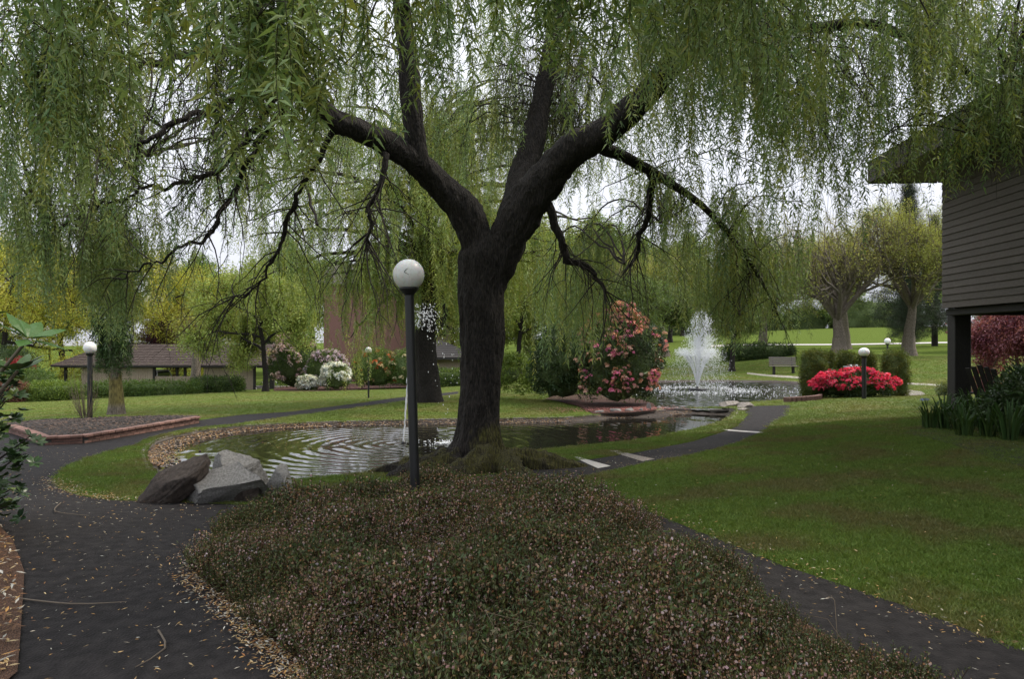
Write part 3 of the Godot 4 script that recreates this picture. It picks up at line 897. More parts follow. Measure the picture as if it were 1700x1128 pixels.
func make_willow(strands: Array, bare: Array) -> void:
	var tr := path3([-0.44,-0.48,-11.00,-0.46,-0.12,-11.00,-0.47,0.18,-11.00,-0.47,0.49,-11.00,-0.46,0.93,-11.00,-0.44,1.64,-11.00,-0.46,2.34,-11.00,-0.41,2.78,-11.00,-0.28,3.11,-11.00])
	var base := on(tr[0].x, tr[0].z)
	var root := thing("weeping_willow", "large weeping willow with forked mossy trunk beside the near pond", "tree", Vector3(base.x, base.y, base.z))
	var shift := -root.position
	var moss := func(p: Vector3, d: Vector3) -> Color:
		var w := p - shift
		var k := noise.get_noise_3d(w.x * 30, w.y * 30, w.z * 30) + 0.5 * noise.get_noise_3d(w.x * 110, w.y * 110, w.z * 110)
		var low: float = clampf(1.0 - p.y / 0.9, -0.5, 1.0)
		var patch_: float = k * 0.9 + low * 0.55 + d.y * 0.35 - 0.42
		return Color(0.80, 0.95, 0.22) if patch_ > 0.14 else (Color(0.48, 0.52, 0.22) if patch_ > 0.02 else Color(0.27, 0.26, 0.25))
	var sm := smooth_path(tr, [0.40, 0.36, 0.31, 0.285, 0.285, 0.305, 0.325, 0.36, 0.30], 0.045)
	for k in sm[0].size(): sm[0][k] += shift
	sm[0][0].y = minf(sm[0][0].y, -0.25)
	var mb := MB.new()
	mb.tube(sm[0], sm[1], 140, noise, 0.16, [[2.4, 0.75, 0.24], [0.5, 0.9, 0.2], [1.4, 0.7, 0.2], [3.3, 0.9, 0.22], [-1.9, 0.55, 0.26], [-0.8, 0.6, 0.26], [-2.8, 0.5, 0.28]], moss)
	part("trunk", mb.mesh(), M.mossy_bark, root)
	# surface roots
	var rm := MB.new()
	for q in [[-0.35, 0.25, -1.25, 0.8, 0.24], [0.45, 0.3, 1.5, 0.4, 0.22], [0.1, 0.4, -0.5, 1.2, 0.26], [-0.5, 0.1, -1.6, 0.3, 0.2], [0.3, -0.2, 1.2, -0.5, 0.18], [0.35, 0.45, 0.75, 1.0, 0.2], [-0.4, 0.3, -1.0, 1.1, 0.2]]:
		var a := on(base.x + q[0], base.z + q[1], 0.06)
		var e := on(base.x + q[2], base.z + q[3], -0.05)
		var mid := a.lerp(e, 0.55) + Vector3(rng.randf_range(-0.1, 0.1), 0.015, rng.randf_range(-0.1, 0.1))
		var s := smooth_path(PackedVector3Array([a + Vector3.UP * 0.05 + shift, mid + shift, e + shift]), [q[4], q[4] * 0.75, q[4] * 0.35], 0.06)
		rm.tube(s[0], s[1], 44, noise, 0.4, [], moss)
	part("roots", rm.mesh(), M.mossy_bark, root)
	var joints := PackedVector3Array()
	var sidelines := []
	for limb in WILLOW_LIMBS:
		var s := smooth_path(path3(limb[0]), limb[1], 0.07)
		for k in s[0].size():
			s[0][k] += shift + Vector3(noise.get_noise_2d(k * 9.0, limb[1][0] * 999), noise.get_noise_2d(k * 9.0, 50 + limb[1][0] * 999), noise.get_noise_2d(k * 9.0, 90)) * (0.09 if limb[1][0] < 0.1 else 0.012)
			if k > s[0].size() * 0.3: joints.append(s[0][k])
		var lm := MB.new()
		var f: int = 2 if limb[2] > 12 else 1
		lm.tube(s[0], s[1], limb[2] * f, noise, 0.2, [], moss)
		part("limb", lm.mesh(), M.mossy_bark, root)
		if limb[1][0] <= 0.125:
			sidelines.append(s[0])
	var bm := MB.new()
	bm.col = Color(1, 0.95, 0.9)
	# side branches along the thinner limbs, drooping outwards
	for line in sidelines:
		for q in 26:
			var k: int = rng.randi_range(int(line.size() * 0.2), line.size() - 2)
			var d: Vector3 = (line[k + 1] - line[k]).normalized() * 0.8 + rand_dir() * 0.75
			var p: Vector3 = line[k]
			var l := rng.randf_range(0.5, 1.5)
			for twig in 3:
				var pts := PackedVector3Array([p])
				var rad := PackedFloat32Array([0.013 if twig == 0 else 0.006])
				var e := d
				for j in 5:
					e = (e.normalized() + rand_dir() * 0.28 + Vector3.DOWN * 0.16).normalized()
					pts.append(pts[j] + e * l / 5.0)
					rad.append(lerpf(rad[0], 0.002, (j + 1) / 5.0))
				bm.tube(pts, rad, 3)
				if twig == 0: joints.append(pts[3])
				p = pts[2 + twig]
				d = e + rand_dir() * 0.8
				l *= 0.65
	var places := []
	var tints := []
	for k in strands.size() + bare.size():
		places.append([])
		tints.append([])
	for zone in WILLOW_ZONES:
		for q in int(zone[6]):
			var c := Vector3(rng.randf_range(zone[0], zone[1]), rng.randf_range(zone[2], zone[3]), rng.randf_range(zone[4], zone[5])) + shift
			var from := joints[0]
			var best := 1e9
			for j in joints:
				var dd := j.distance_squared_to(c) + (2.0 if j.y < c.y - 0.5 else 0.0)
				if dd < best:
					best = dd
					from = j
			var far := from.distance_to(c)
			var arch := from.lerp(c, 0.5) + Vector3(rng.randf_range(-0.15, 0.15), 0.10 + 0.12, rng.randf_range(-0.15, 0.15)) * far
			var s := smooth_path(PackedVector3Array([from, arch, c]), [minf(0.006 + 0.005 * far, 0.022), minf(0.005 + 0.004 * far, 0.017), 0.005], 0.22)
			for k in range(1, s[0].size() - 1): s[0][k] += rand_dir() * 0.035
			bm.tube(s[0], s[1], 4)
			var line: PackedVector3Array = s[0]
			for j in int(zone[7]):
				var st: Vector3 = line[rng.randi_range(int(line.size() * 0.35), line.size() - 1)]
				var reach := rng.randf_range(0.05, 0.55)
				var ang := rng.randf() * TAU
				var top := st + Vector3(cos(ang) * reach, rng.randf_range(-0.15, 0.1), sin(ang) * reach)
				if reach > 0.2:
					bm.tube(PackedVector3Array([st, st.lerp(top, 0.5) + Vector3.UP * 0.06, top]), PackedFloat32Array([0.005, 0.004, 0.003]), 3)
				var is_bare: bool = rng.randf() < zone[10]
				var long_ := rng.randf_range(zone[8], zone[9])
				var cat := 0 if long_ < 0.8 else (1 if long_ < 1.25 else 2)
				var kind := (strands.size() + rng.randi() % bare.size()) if is_bare else cat * 3 + rng.randi() % 3
				if not is_bare: long_ /= [0.65, 1.0, 1.5][cat]
				var wide := rng.randf_range(0.85, 1.1) * (1.5 if zone[5] > -6.0 and zone[3] < 4.6 else 1.0)
				var bs := Basis.from_euler(Vector3(rng.randf_range(-0.12, 0.12), rng.randf() * TAU, rng.randf_range(-0.12, 0.12))) * Basis.from_scale(Vector3(wide, long_, wide))
				places[kind].append(Transform3D(bs, top))
				tints[kind].append(Color(1, 1, 1) if is_bare else shade_of([Color(0.23, 0.31, 0.125), Color(0.28, 0.36, 0.14), Color(0.19, 0.28, 0.125), Color(0.33, 0.37, 0.12)][rng.randi() % 4], 0.2))
	part("branches", bm.mesh(), M.twig, root).set_meta("kind", "stuff")
	for k in places.size():
		if places[k]: scatter("crown", strands[k] if k < strands.size() else bare[k - strands.size()], M.leaves if k < strands.size() else M.twig, places[k], tints[k], root, "stuff")

func make_second_willow(strands: Array) -> void:
	var tr := path3([-2.65,-0.55,-24.00,-2.65,0.14,-24.00,-2.73,0.91,-24.00,-2.76,1.68,-24.00,-2.50,2.44,-24.00,-2.57,3.40,-24.00,-2.65,4.36,-24.00,-2.78,5.71,-24.00,-2.88,7.63,-24.00])
	var base := on(tr[0].x, tr[0].z)
	var root := thing("weeping_willow", "weeping willow with bent trunk on the lawn across the near pond", "tree", base)
	for k in tr.size(): tr[k] -= base
	var sm := smooth_path(tr, [0.5, 0.38, 0.34, 0.33, 0.42, 0.36, 0.32, 0.24, 0.12], 0.12)
	var mb := MB.new()
	mb.tube(sm[0], sm[1], 40, noise, 0.12, [[2.8, 0.55, 0.2], [0.6, 0.3, 0.2], [-1.2, 0.25, 0.2]])
	part("trunk", mb.mesh(), M.bark, root)
	var bm := MB.new()
	var places := []
	var tints := []
	for k in strands.size():
		places.append([]); tints.append([])
	for q in 74:
		var a := rng.randf() * TAU
		var reach := rng.randf_range(1.0, 6.4)
		var st: Vector3 = tr[rng.randi_range(5, 8)]
		var top := st.y + rng.randf_range(0.5, 2.2)
		var e := Vector3(st.x + cos(a) * reach, top - reach * reach * 0.035, st.z + sin(a) * reach)
		if cos(a) < -0.5 and q % 3 == 0: e.y -= 1.2
		var s := smooth_path(PackedVector3Array([st, st.lerp(e, 0.5) + Vector3.UP * 0.5, e]), [0.09, 0.06, 0.015], 0.4)
		for k in range(1, s[0].size() - 1): s[0][k] += rand_dir() * 0.06
		bm.tube(s[0], s[1], 5)
		for j in 34:
			var p: Vector3 = s[0][rng.randi_range(int(s[0].size() * 0.4), s[0].size() - 1)] + Vector3(rng.randf_range(-0.6, 0.6), rng.randf_range(-0.3, 0.1), rng.randf_range(-0.6, 0.6))
			var kind := rng.randi() % strands.size()
			places[kind].append(Transform3D(Basis.from_euler(Vector3(0, rng.randf() * TAU, 0)) * Basis.from_scale(Vector3(1.5, rng.randf_range(1.0, 1.6), 1.5)), p))
			tints[kind].append(shade_of([Color(0.28, 0.34, 0.09), Color(0.34, 0.38, 0.095), Color(0.22, 0.30, 0.085)][rng.randi() % 3], 0.2))
	part("branches", bm.mesh(), M.twig, root).set_meta("kind", "stuff")
	for k in places.size(): scatter("crown", strands[k], M.leaves, places[k], tints[k], root, "stuff")

# ---------------------------------------------------------------- built things
func make_lamp(label: String, at: Vector3, globe_y: float, r: float, pole_r: float, squash := 1.0, lean := 0.0) -> Node3D:
	var root := thing("globe_lamp", label, "lamp", at, 0.0, "globe lamps along the garden paths")
	root.rotation.z = lean
	var h := globe_y - at.y - r * squash
	var mb := MB.new()
	mb.lathe([[0.0, -0.3], [pole_r * 1.08, -0.3], [pole_r * 1.08, 0.02], [pole_r, 0.04], [pole_r * 0.96, h - 0.02], [0.0, h - 0.02]], 20)
	part("pole", mb.mesh(), M.black_metal, root)
	mb = MB.new()
	mb.lathe([[pole_r * 0.9, h - 0.05], [pole_r * 1.25, h - 0.03], [r * 0.62, h + r * 0.06], [r * 0.62, h + r * 0.2], [r * 0.5, h + r * 0.22]], 24)
	part("collar", mb.mesh(), M.black_metal, root)
	mb = MB.new()
	mb.blob(20, 32, func(d): return Vector3(d.x * r, h + r * squash + d.y * r * squash, d.z * r))
	part("globe", mb.mesh(), M.globe, root)
	return root

func plane_rock(size: Vector3, cuts: int, rough: float, seed_: int) -> ArrayMesh:
	var rg := RandomNumberGenerator.new()
	rg.seed = seed_
	var planes := []
	for k in cuts:
		var z := rg.randf_range(-0.6, 1)
		var t := rg.randf() * TAU
		var s := sqrt(1 - z * z)
		planes.append([Vector3(s * cos(t), z, s * sin(t)), rg.randf_range(0.42, 0.78)])
	var mb := MB.new()
	mb.blob(44, 64, func(d):
		var p: Vector3 = d
		for q in planes:
			var over: float = p.dot(q[0]) - q[1]
			if over > 0: p -= q[0] * over
		p *= 1.0 + rough * noise.get_noise_3d(d.x * 120 + seed_ * 9, d.y * 120, d.z * 120) + rough * 0.4 * noise.get_noise_3d(d.x * 420 + seed_ * 9, d.y * 420, d.z * 420)
		return Vector3(p.x * size.x, p.y * size.y, p.z * size.z) * 0.62)
	return mb.mesh()

func make_rock(called: String, label: String, at: Vector3, size: Vector3, euler: Vector3, m: Material, seed_: int, cuts := 9, rough := 0.05, group := "") -> void:
	var o := part(called, plane_rock(size, cuts, rough, seed_), m, self)
	o.position = at
	o.rotation = euler
	tag(o, label, "rock", group)

func boards(parent: Node, called: String, from: Vector3, along: Vector3, out: Vector3, length: float, first: float, last: float, step: float, mats: Array) -> void:
	# lapped boards, each one a part; `out` points away from the wall
	var y := first
	var k := 0
	while y < last:
		var mb := MB.new()
		var b := Vector3(0, y, 0) + from
		var t := Vector3(0, minf(y + step + 0.02, last), 0) + from
		var e := along * length
		mb.quad(b + out * 0.030, b + e + out * 0.030, t + e + out * 0.008, t + out * 0.008)
		mb.quad(b, b + e, b + e + out * 0.030, b + out * 0.030)
		mb.quad(b, b + out * 0.030, t + out * 0.008, t)
		mb.quad(b + e + out * 0.030, b + e, t + e, t + e + out * 0.008)
		part(called, mb.mesh(), mats[k % mats.size()], parent)
		y += step
		k += 1

func make_house() -> void:
	var root := thing("timber_house", "dark timber house with lapped siding and its upper floor on a post", "house", on(8.9, -15.0))
	var o := -root.position
	var a := Vector3(8.58, 0, -15.0) + o
	var along := Vector3(-0.0734, 0, 0.9973)
	var out := Vector3(-0.9973, 0, -0.0734)
	var len_ := 17.0
	boards(root, "board", a, along, out, len_, 2.22, 4.98, 0.131, [M.siding, M.siding_worn, M.siding])
	boards(root, "board", a - out * 7.0, out, -along, 7.0, 2.22, 4.98, 0.131, [M.siding_worn, M.siding])
	var fr := Basis(-out, Vector3.UP, along)
	var mb := MB.new()
	mb.box(Transform3D(fr, a + along * len_ * 0.5 - out * 3.52 + Vector3(0, 3.62, 0)), Vector3(6.98, 2.74, len_ - 0.04))
	part("wall", mb.mesh(), M.siding_worn, root)
	mb = MB.new()
	mb.box(Transform3D(fr, a + along * len_ * 0.5 - out * 0.12 + Vector3(0, 2.14, 0)), Vector3(0.14, 0.13, len_), 0.01)
	mb.box(Transform3D(fr, a + along * 0.14 - out * 3.5 + Vector3(0, 2.14, 0)), Vector3(6.7, 0.13, 0.14), 0.01)
	part("beam", mb.mesh(), M.dark_wood, root)
	mb = MB.new()
	mb.box(Transform3D(fr, a + along * len_ * 0.5 - out * 3.6 + Vector3(0, 2.215, 0)), Vector3(6.7, 0.05, len_ - 0.3))
	part("floor_underside", mb.mesh(), M.soffit, root)
	mb = MB.new()
	mb.box(Transform3D(fr, Vector3(0, 0.9, 0)), Vector3(0.31, 2.45, 0.31), 0.012)
	part("post", mb.mesh(), M.dark_wood, root)
	# ground floor set back behind the post
	mb = MB.new()
	mb.box(Transform3D(fr, a + along * (len_ * 0.5 + 1.6) - out * 5.2 + Vector3(0, 0.95, 0)), Vector3(3.2, 2.35, len_ - 3.3))
	part("ground_floor_wall", mb.mesh(), M.siding_worn, root)
	# roof: soffit, fascia of upright shakes, slope
	var c := Vector3(7.72, 5.0, -16.3) + o
	var rl := len_ + 2.0
	mb = MB.new()
	mb.box(Transform3D(fr, c + along * rl * 0.5 - out * 4.3 + Vector3(0, 0.02, 0)), Vector3(8.6, 0.04, rl))
	part("soffit", mb.mesh(), M.soffit, root)
	for k in int(rl / 0.16):
		mb = MB.new()
		mb.box(Transform3D(fr, c + along * (0.08 + k * 0.16) + out * (0.012 + 0.01 * (k % 3)) + Vector3(0, 0.20 + 0.006 * (k % 2), 0)), Vector3(0.03, 0.46, 0.15), 0.004)
		part("shake", mb.mesh(), M.shake if k % 3 else M.shake_brown, root)
	for k in int(8.6 / 0.16):
		mb = MB.new()
		mb.box(Transform3D(fr, c - out * (0.08 + k * 0.16) - along * (0.012 + 0.01 * (k % 3)) + Vector3(0, 0.20 + 0.006 * (k % 2), 0)), Vector3(0.15, 0.46, 0.03), 0.004)
		part("shake", mb.mesh(), M.shake if k % 3 else M.shake_brown, root)
	mb = MB.new()
	var e0 := c + Vector3(0, 0.42, 0) + out * 0.06
	var e1 := e0 + along * rl
	var r0 := e0 - out * 4.3 + Vector3(0, 2.0, 0) + along * 1.5
	var r1 := r0 + along * (rl - 1.5)
	var f0 := e0 - out * 8.7
	mb.quad(e0, e1, r1, r0)
	mb.tri(f0, e0, r0)
	mb.quad(f0 + along * rl, f0, r0, r1)
	part("roof", mb.mesh(), M.shake, root)

func make_carport() -> void:
	var z := -56.0
	var y0 := -2.3
	var root := thing("carport", "long low carport with brown shake hip roof and beige walls behind the hedges", "carport", Vector3(-25.5, y0, z))
	var wall := func(x0: float, x1: float, lo: float, hi: float) -> void:
		var mb := MB.new()
		mb.box(Transform3D(Basis(), Vector3((x0 + x1) * 0.5 + 25.5, (lo + hi) * 0.5 - y0, -0.06)), Vector3(x1 - x0, hi - lo, 0.08))
		var x := x0 + 0.08
		while x < x1 - 0.02:
			mb.box(Transform3D(Basis(), Vector3(x + 25.5, (lo + hi) * 0.5 - y0, -0.005)), Vector3(0.145, hi - lo - 0.01, 0.03), 0.006)
			x += 0.17
		part("wall", mb.mesh(), M.beige_board, root)
	wall.call(-32.0, -26.6, -2.3, -0.38)
	wall.call(-26.58, -22.94, -2.3, -1.14)
	wall.call(-22.92, -19.15, -2.3, -0.38)
	for x in [-33.2, -26.6, -25.0, -24.4, -19.15, -17.85]:
		var mb := MB.new()
		mb.box(Transform3D(Basis(), Vector3(x + 25.5, 0.9, -0.25 if x > -26 and x < -24 else -0.05)), Vector3(0.34 if x == -17.85 else 0.16, 2.0, 0.2), 0.01)
		part("post", mb.mesh(), M.dark_wood, root)
	var bk := MB.new()
	bk.box(Transform3D(Basis(), Vector3(0.0, 1.86, -0.1)), Vector3(16.2, 0.16, 0.3), 0.01)
	bk.box(Transform3D(Basis(), Vector3(0.0, 1.86, -5.8)), Vector3(16.2, 0.16, 0.3), 0.01)
	part("beam", bk.mesh(), M.dark_wood, root)
	bk = MB.new()
	bk.box(Transform3D(Basis(), Vector3(-6.6, 0.9, -5.9)), Vector3(3.2, 2.0, 0.1))
	part("back_wall", bk.mesh(), M.beige_board, root)
	bk = MB.new()
	bk.box(Transform3D(Basis(), Vector3(0.0, 0.02, -3.0)), Vector3(17.0, 0.1, 6.4))
	part("slab", bk.mesh(), M.concrete, root)
	# shake roof: courses on front and left hip, lapped
	var rm := MB.new()
	var ex0 := -8.5
	var ex1 := 8.2
	var ey := 1.98
	var ry := 3.52
	var courses := 13
	for k in courses:
		var t0 := float(k) / courses
		var t1 := (k + 1.0) / courses
		var za := lerpf(0.55, -3.0, t0)
		var zb := lerpf(0.55, -3.0, t1)
		var ya := lerpf(ey, ry, t0) + 0.03
		var yb := lerpf(ey, ry, t1)
		var xa := lerpf(ex0, ex0 + 2.4, t0)
		var xb := lerpf(ex0, ex0 + 2.4, t1)
		var x := xa
		while x < ex1:
			var w := rng.randf_range(0.12, 0.28)
			var up := rng.randf_range(0.0, 0.03)
			var x2 := minf(x + w - 0.012, ex1)
			rm.quad(Vector3(x, ya + up, za), Vector3(x2, ya + up, za), Vector3(x2, yb + up * 0.3, zb), Vector3(maxf(x, xb), yb + up * 0.3, zb))
			rm.quad(Vector3(x, ya - 0.03, za), Vector3(x2, ya - 0.03, za), Vector3(x2, ya + up, za), Vector3(x, ya + up, za))
			x += w
		rm.quad(Vector3(xa, ya, lerpf(-6.5, -3.0, t0)), Vector3(xa, ya, za), Vector3(xb, yb, zb), Vector3(xb, yb, lerpf(-6.5, -3.0, t1)))
	rm.quad(Vector3(ex1, ey, -6.5), Vector3(ex0, ey, -6.5), Vector3(ex0 + 2.4, ry, -3.0), Vector3(ex1, ry, -3.0))
	var ro := part("roof", rm.mesh(), M.shake_brown, root)
	ro.set_meta("kind", "stuff")
	bk = MB.new()
	bk.box(Transform3D(Basis(), Vector3(-0.15, 1.93, 0.53)), Vector3(16.6, 0.12, 0.05))
	part("fascia", bk.mesh(), M.dark_wood, root)

func make_car(at: Vector3) -> void:
	var root := thing("parked_car", "white car parked in the carport, seen through its opening", "car", at)
	var mb := MB.new()
	mb.box(Transform3D(Basis(), Vector3(0, 0.55, 0)), Vector3(1.76, 0.55, 4.2), 0.12)
	mb.box(Transform3D(Basis(), Vector3(0, 1.38, -0.2)), Vector3(1.4, 0.08, 2.0), 0.035)
	for s in [-1, 1]:
		for q in [[0.75, 0.35], [-1.15, -0.35]]:
			mb.tube(PackedVector3Array([Vector3(s * 0.82, 0.8, q[0] + q[1]), Vector3(s * 0.67, 1.38, q[0])]), PackedFloat32Array([0.05, 0.04]), 6)
	part("body", mb.mesh(), M.white_paint, root)
	mb = MB.new()
	mb.box(Transform3D(Basis(), Vector3(0, 1.09, -0.2)), Vector3(1.5, 0.52, 2.3), 0.14)
	part("window", mb.mesh(), M.car_glass, root)
	for s in [-1, 1]:
		for z in [-1.3, 1.3]:
			var w := MB.new()
			w.lathe([[0.0, -0.1], [0.3, -0.1], [0.33, -0.06], [0.33, 0.06], [0.3, 0.1], [0.0, 0.1]], 20)
			var p := part("wheel", w.mesh(), M.tyre, root)
			p.position = Vector3(s * 0.8, 0.33, z)
			p.rotation.z = PI / 2
			w = MB.new()
			w.lathe([[0.0, -0.112], [0.2, -0.112], [0.2, 0.112], [0.0, 0.112]], 16)
			part("rim", w.mesh(), M.rim_metal, p)

func make_bicycle(at: Vector3) -> void:
	var root := thing("bicycle", "bicycle leaning at the carport end post", "bicycle", at, 0.25)
	for x in [-0.5, 0.5]:
		var w := MB.new()
		var ring := PackedVector3Array()
		var rr := PackedFloat32Array()
		for k in 25:
			ring.append(Vector3(x + cos(TAU * k / 24) * 0.33, 0.35 + sin(TAU * k / 24) * 0.33, 0))
			rr.append(0.02)
		w.tube(ring, rr, 6)
		part("wheel", w.mesh(), M.rim_metal, root)
	var f := MB.new()
	for q in [[-0.5, 0.35, -0.15, 0.85], [-0.5, 0.35, 0.0, 0.35], [0.0, 0.35, -0.15, 0.85], [-0.15, 0.8, 0.35, 0.85], [0.0, 0.35, 0.35, 0.8], [0.5, 0.35, 0.33, 1.0], [0.33, 1.0, 0.2, 1.05]]:
		f.tube(PackedVector3Array([Vector3(q[0], q[1], 0), Vector3(q[2], q[3], 0)]), PackedFloat32Array([0.018, 0.018]), 6)
	part("frame", f.mesh(), M.black_metal, root)
	f = MB.new()
	f.box(Transform3D(Basis(), Vector3(-0.18, 0.9, 0)), Vector3(0.26, 0.06, 0.12), 0.025)
	part("saddle", f.mesh(), M.tyre, root)

func make_brick_building() -> void:
	var root := thing("brick_building", "brick building with a blank gable wall behind the rhododendrons", "building", Vector3(-12.9, -2.3, -66))
	var mb := MB.new()
	mb.box(Transform3D(Basis(), Vector3(0, 4.3, -4)), Vector3(7.2, 8.8, 8))
	part("wall", mb.mesh(), M.brick_face, root)
	mb = MB.new()
	var y := 8.75
	mb.quad(Vector3(-4, y, 0.5), Vector3(4, y, 0.5), Vector3(4, y + 2.2, -4), Vector3(-4, y + 2.2, -4))
	mb.quad(Vector3(-4, y + 2.2, -4), Vector3(4, y + 2.2, -4), Vector3(4, y, -8.5), Vector3(-4, y, -8.5))
	part("roof", mb.mesh(), M.shake, root)
	mb = MB.new()
	mb.box(Transform3D(Basis(), Vector3(5.7, 3.2, -3.2)), Vector3(4.0, 6.6, 6))
	part("wing_wall", mb.mesh(), M.beige_board, root)
	for q in [[4.6, 2.6], [4.6, 4.8], [6.6, 4.8]]:
		mb = MB.new()
		mb.box(Transform3D(Basis(), Vector3(q[0], q[1], -0.17)), Vector3(0.9, 1.2, 0.06), 0.01)
		var w := part("window", mb.mesh(), M.dark_wood, root)
		mb = MB.new()
		mb.box(Transform3D(Basis(), Vector3(q[0], q[1], -0.13)), Vector3(0.74, 1.04, 0.02))
		part("pane", mb.mesh(), M.car_glass, w)
	mb = MB.new()
	mb.quad(Vector3(3.6, 6.5, 0.3), Vector3(8.0, 6.5, 0.3), Vector3(8.0, 8.0, -3.2), Vector3(3.6, 8.0, -3.2))
	mb.quad(Vector3(3.6, 8.0, -3.2), Vector3(8.0, 8.0, -3.2), Vector3(8.0, 6.5, -6.6), Vector3(3.6, 6.5, -6.6))
	part("wing_roof", mb.mesh(), M.shake, root)

func make_hut() -> void:
	var root := thing("garden_hut", "beige lapped-board hut with dark pyramid roof behind a clipped hedge", "hut", Vector3(-5.15, -1.75, -56))
	boards(root, "board", Vector3(-2.3, 0, 1.9), Vector3.RIGHT, Vector3(0, 0, 1), 4.2, 0.0, 2.1, 0.15, [M.beige_board])
	var mb := MB.new()
	mb.box(Transform3D(Basis(), Vector3(-0.2, 1.05, 0)), Vector3(4.18, 2.1, 3.78))
	part("wall", mb.mesh(), M.beige_board, root)
	mb = MB.new()
	var p := [Vector3(-3.0, 2.1, 2.6), Vector3(2.6, 2.1, 2.6), Vector3(2.6, 2.1, -2.4), Vector3(-3.0, 2.1, -2.4)]
	var top := Vector3(-0.2, 3.35, 0)
	for k in 4:
		for c in 8:
			var a: Vector3 = p[k].lerp(top, c / 8.0)
			var b: Vector3 = p[(k + 1) % 4].lerp(top, c / 8.0)
			var a2: Vector3 = p[k].lerp(top, (c + 1) / 8.0) - Vector3(0, 0.03, 0)
			var b2: Vector3 = p[(k + 1) % 4].lerp(top, (c + 1) / 8.0) - Vector3(0, 0.03, 0)
			mb.quad(a, b, b2, a2)
			mb.quad(a - Vector3(0, 0.04, 0), b - Vector3(0, 0.04, 0), b, a)
	part("roof", mb.mesh(), M.shake, root)
	mb = MB.new()
	for k in 4:
		var m: Vector3 = (p[k] + p[(k + 1) % 4]) * 0.5 - Vector3(0, 0.1, 0)
		var s: Vector3 = p[(k + 1) % 4] - p[k]
		mb.box(Transform3D(Basis(), m), Vector3(absf(s.x) + 0.05, 0.16, absf(s.z) + 0.05))
	part("fascia", mb.mesh(), M.dark_wood, root)

func make_bench(at: Vector3, turn: float) -> void:
	var root := thing("park_bench", "weathered slatted park bench on the lawn beyond the fountain pond", "bench", at, turn)
	for k in 4:
		var mb := MB.new()
		mb.box(Transform3D(Basis.from_euler(Vector3(-0.22, 0, 0)), Vector3(0, 0.53 + k * 0.105, -0.21 - k * 0.024)), Vector3(1.36, 0.09, 0.035), 0.006)
		part("back_slat", mb.mesh(), M.weathered_wood, root)
	for k in 4:
		var mb := MB.new()
		mb.box(Transform3D(Basis(), Vector3(0, 0.43, 0.24 - k * 0.115)), Vector3(1.42, 0.04, 0.1), 0.006)
		part("seat_slat", mb.mesh(), M.weathered_wood, root)
	for s in [-0.48, 0.48]:
		var mb := MB.new()
		mb.box(Transform3D(Basis(), Vector3(s, 0.16, 0.02)), Vector3(0.09, 0.52, 0.3), 0.01)
		part("leg", mb.mesh(), M.dark_wood, root)
		mb = MB.new()
		mb.box(Transform3D(Basis.from_euler(Vector3(-0.22, 0, 0)), Vector3(s, 0.66, -0.27)), Vector3(0.05, 0.5, 0.04), 0.006)
		part("back_support", mb.mesh(), M.dark_wood, root)

func make_garden_chair(at: Vector3, turn: float) -> void:
	var root := thing("garden_chair", "dark slatted garden chair with a raked back under the house overhang", "chair", at, turn)
	for k in 5:
		var mb := MB.new()
		var x := (k - 2) * 0.115
		mb.box(Transform3D(Basis.from_euler(Vector3(-0.42, 0, x * -0.12)), Vector3(x, 0.62 - absf(x) * 0.12, -0.3)), Vector3(0.1, 0.92 - absf(x) * 0.3, 0.022), 0.006)
		part("back_slat", mb.mesh(), M.dark_wood, root)
	for k in 5:
		var mb := MB.new()
		mb.box(Transform3D(Basis.from_euler(Vector3(0.2, 0, 0)), Vector3(0, 0.27 + k * 0.025, -0.12 + k * 0.115)), Vector3(0.54, 0.022, 0.1), 0.005)
		part("seat_slat", mb.mesh(), M.dark_wood, root)
	for s in [-0.33, 0.33]:
		var mb := MB.new()
		mb.box(Transform3D(Basis(), Vector3(s, 0.53, 0.08)), Vector3(0.13, 0.025, 0.75), 0.006)
		part("armrest", mb.mesh(), M.dark_wood, root)
		mb = MB.new()
		mb.box(Transform3D(Basis(), Vector3(s * 0.92, 0.2, 0.36)), Vector3(0.03, 0.66, 0.1), 0.005)
		part("front_leg", mb.mesh(), M.dark_wood, root)
		mb = MB.new()
		mb.box(Transform3D(Basis.from_euler(Vector3(0.25, 0, 0)), Vector3(s * 0.85, 0.18, -0.1)), Vector3(0.03, 0.12, 0.95), 0.005)
		part("rear_leg", mb.mesh(), M.dark_wood, root)

func make_lantern(at: Vector3) -> void:
	var root := thing("lantern_post", "small white-topped lantern on a slim post behind the house post", "lamp", at)
	var mb := MB.new()
	mb.lathe([[0.0, -0.2], [0.03, -0.2], [0.03, 1.25], [0.07, 1.28], [0.07, 1.31], [0.0, 1.31]], 12)
	part("pole", mb.mesh(), M.black_metal, root)
	mb = MB.new()
	mb.lathe([[0.05, 1.31], [0.085, 1.62]], 6)
	part("pane", mb.mesh(), M.white_paint, root)
	mb = MB.new()
	mb.lathe([[0.12, 1.61], [0.11, 1.64], [0.03, 1.74], [0.0, 1.78]], 6)
	part("cap", mb.mesh(), M.grey_paint, root)

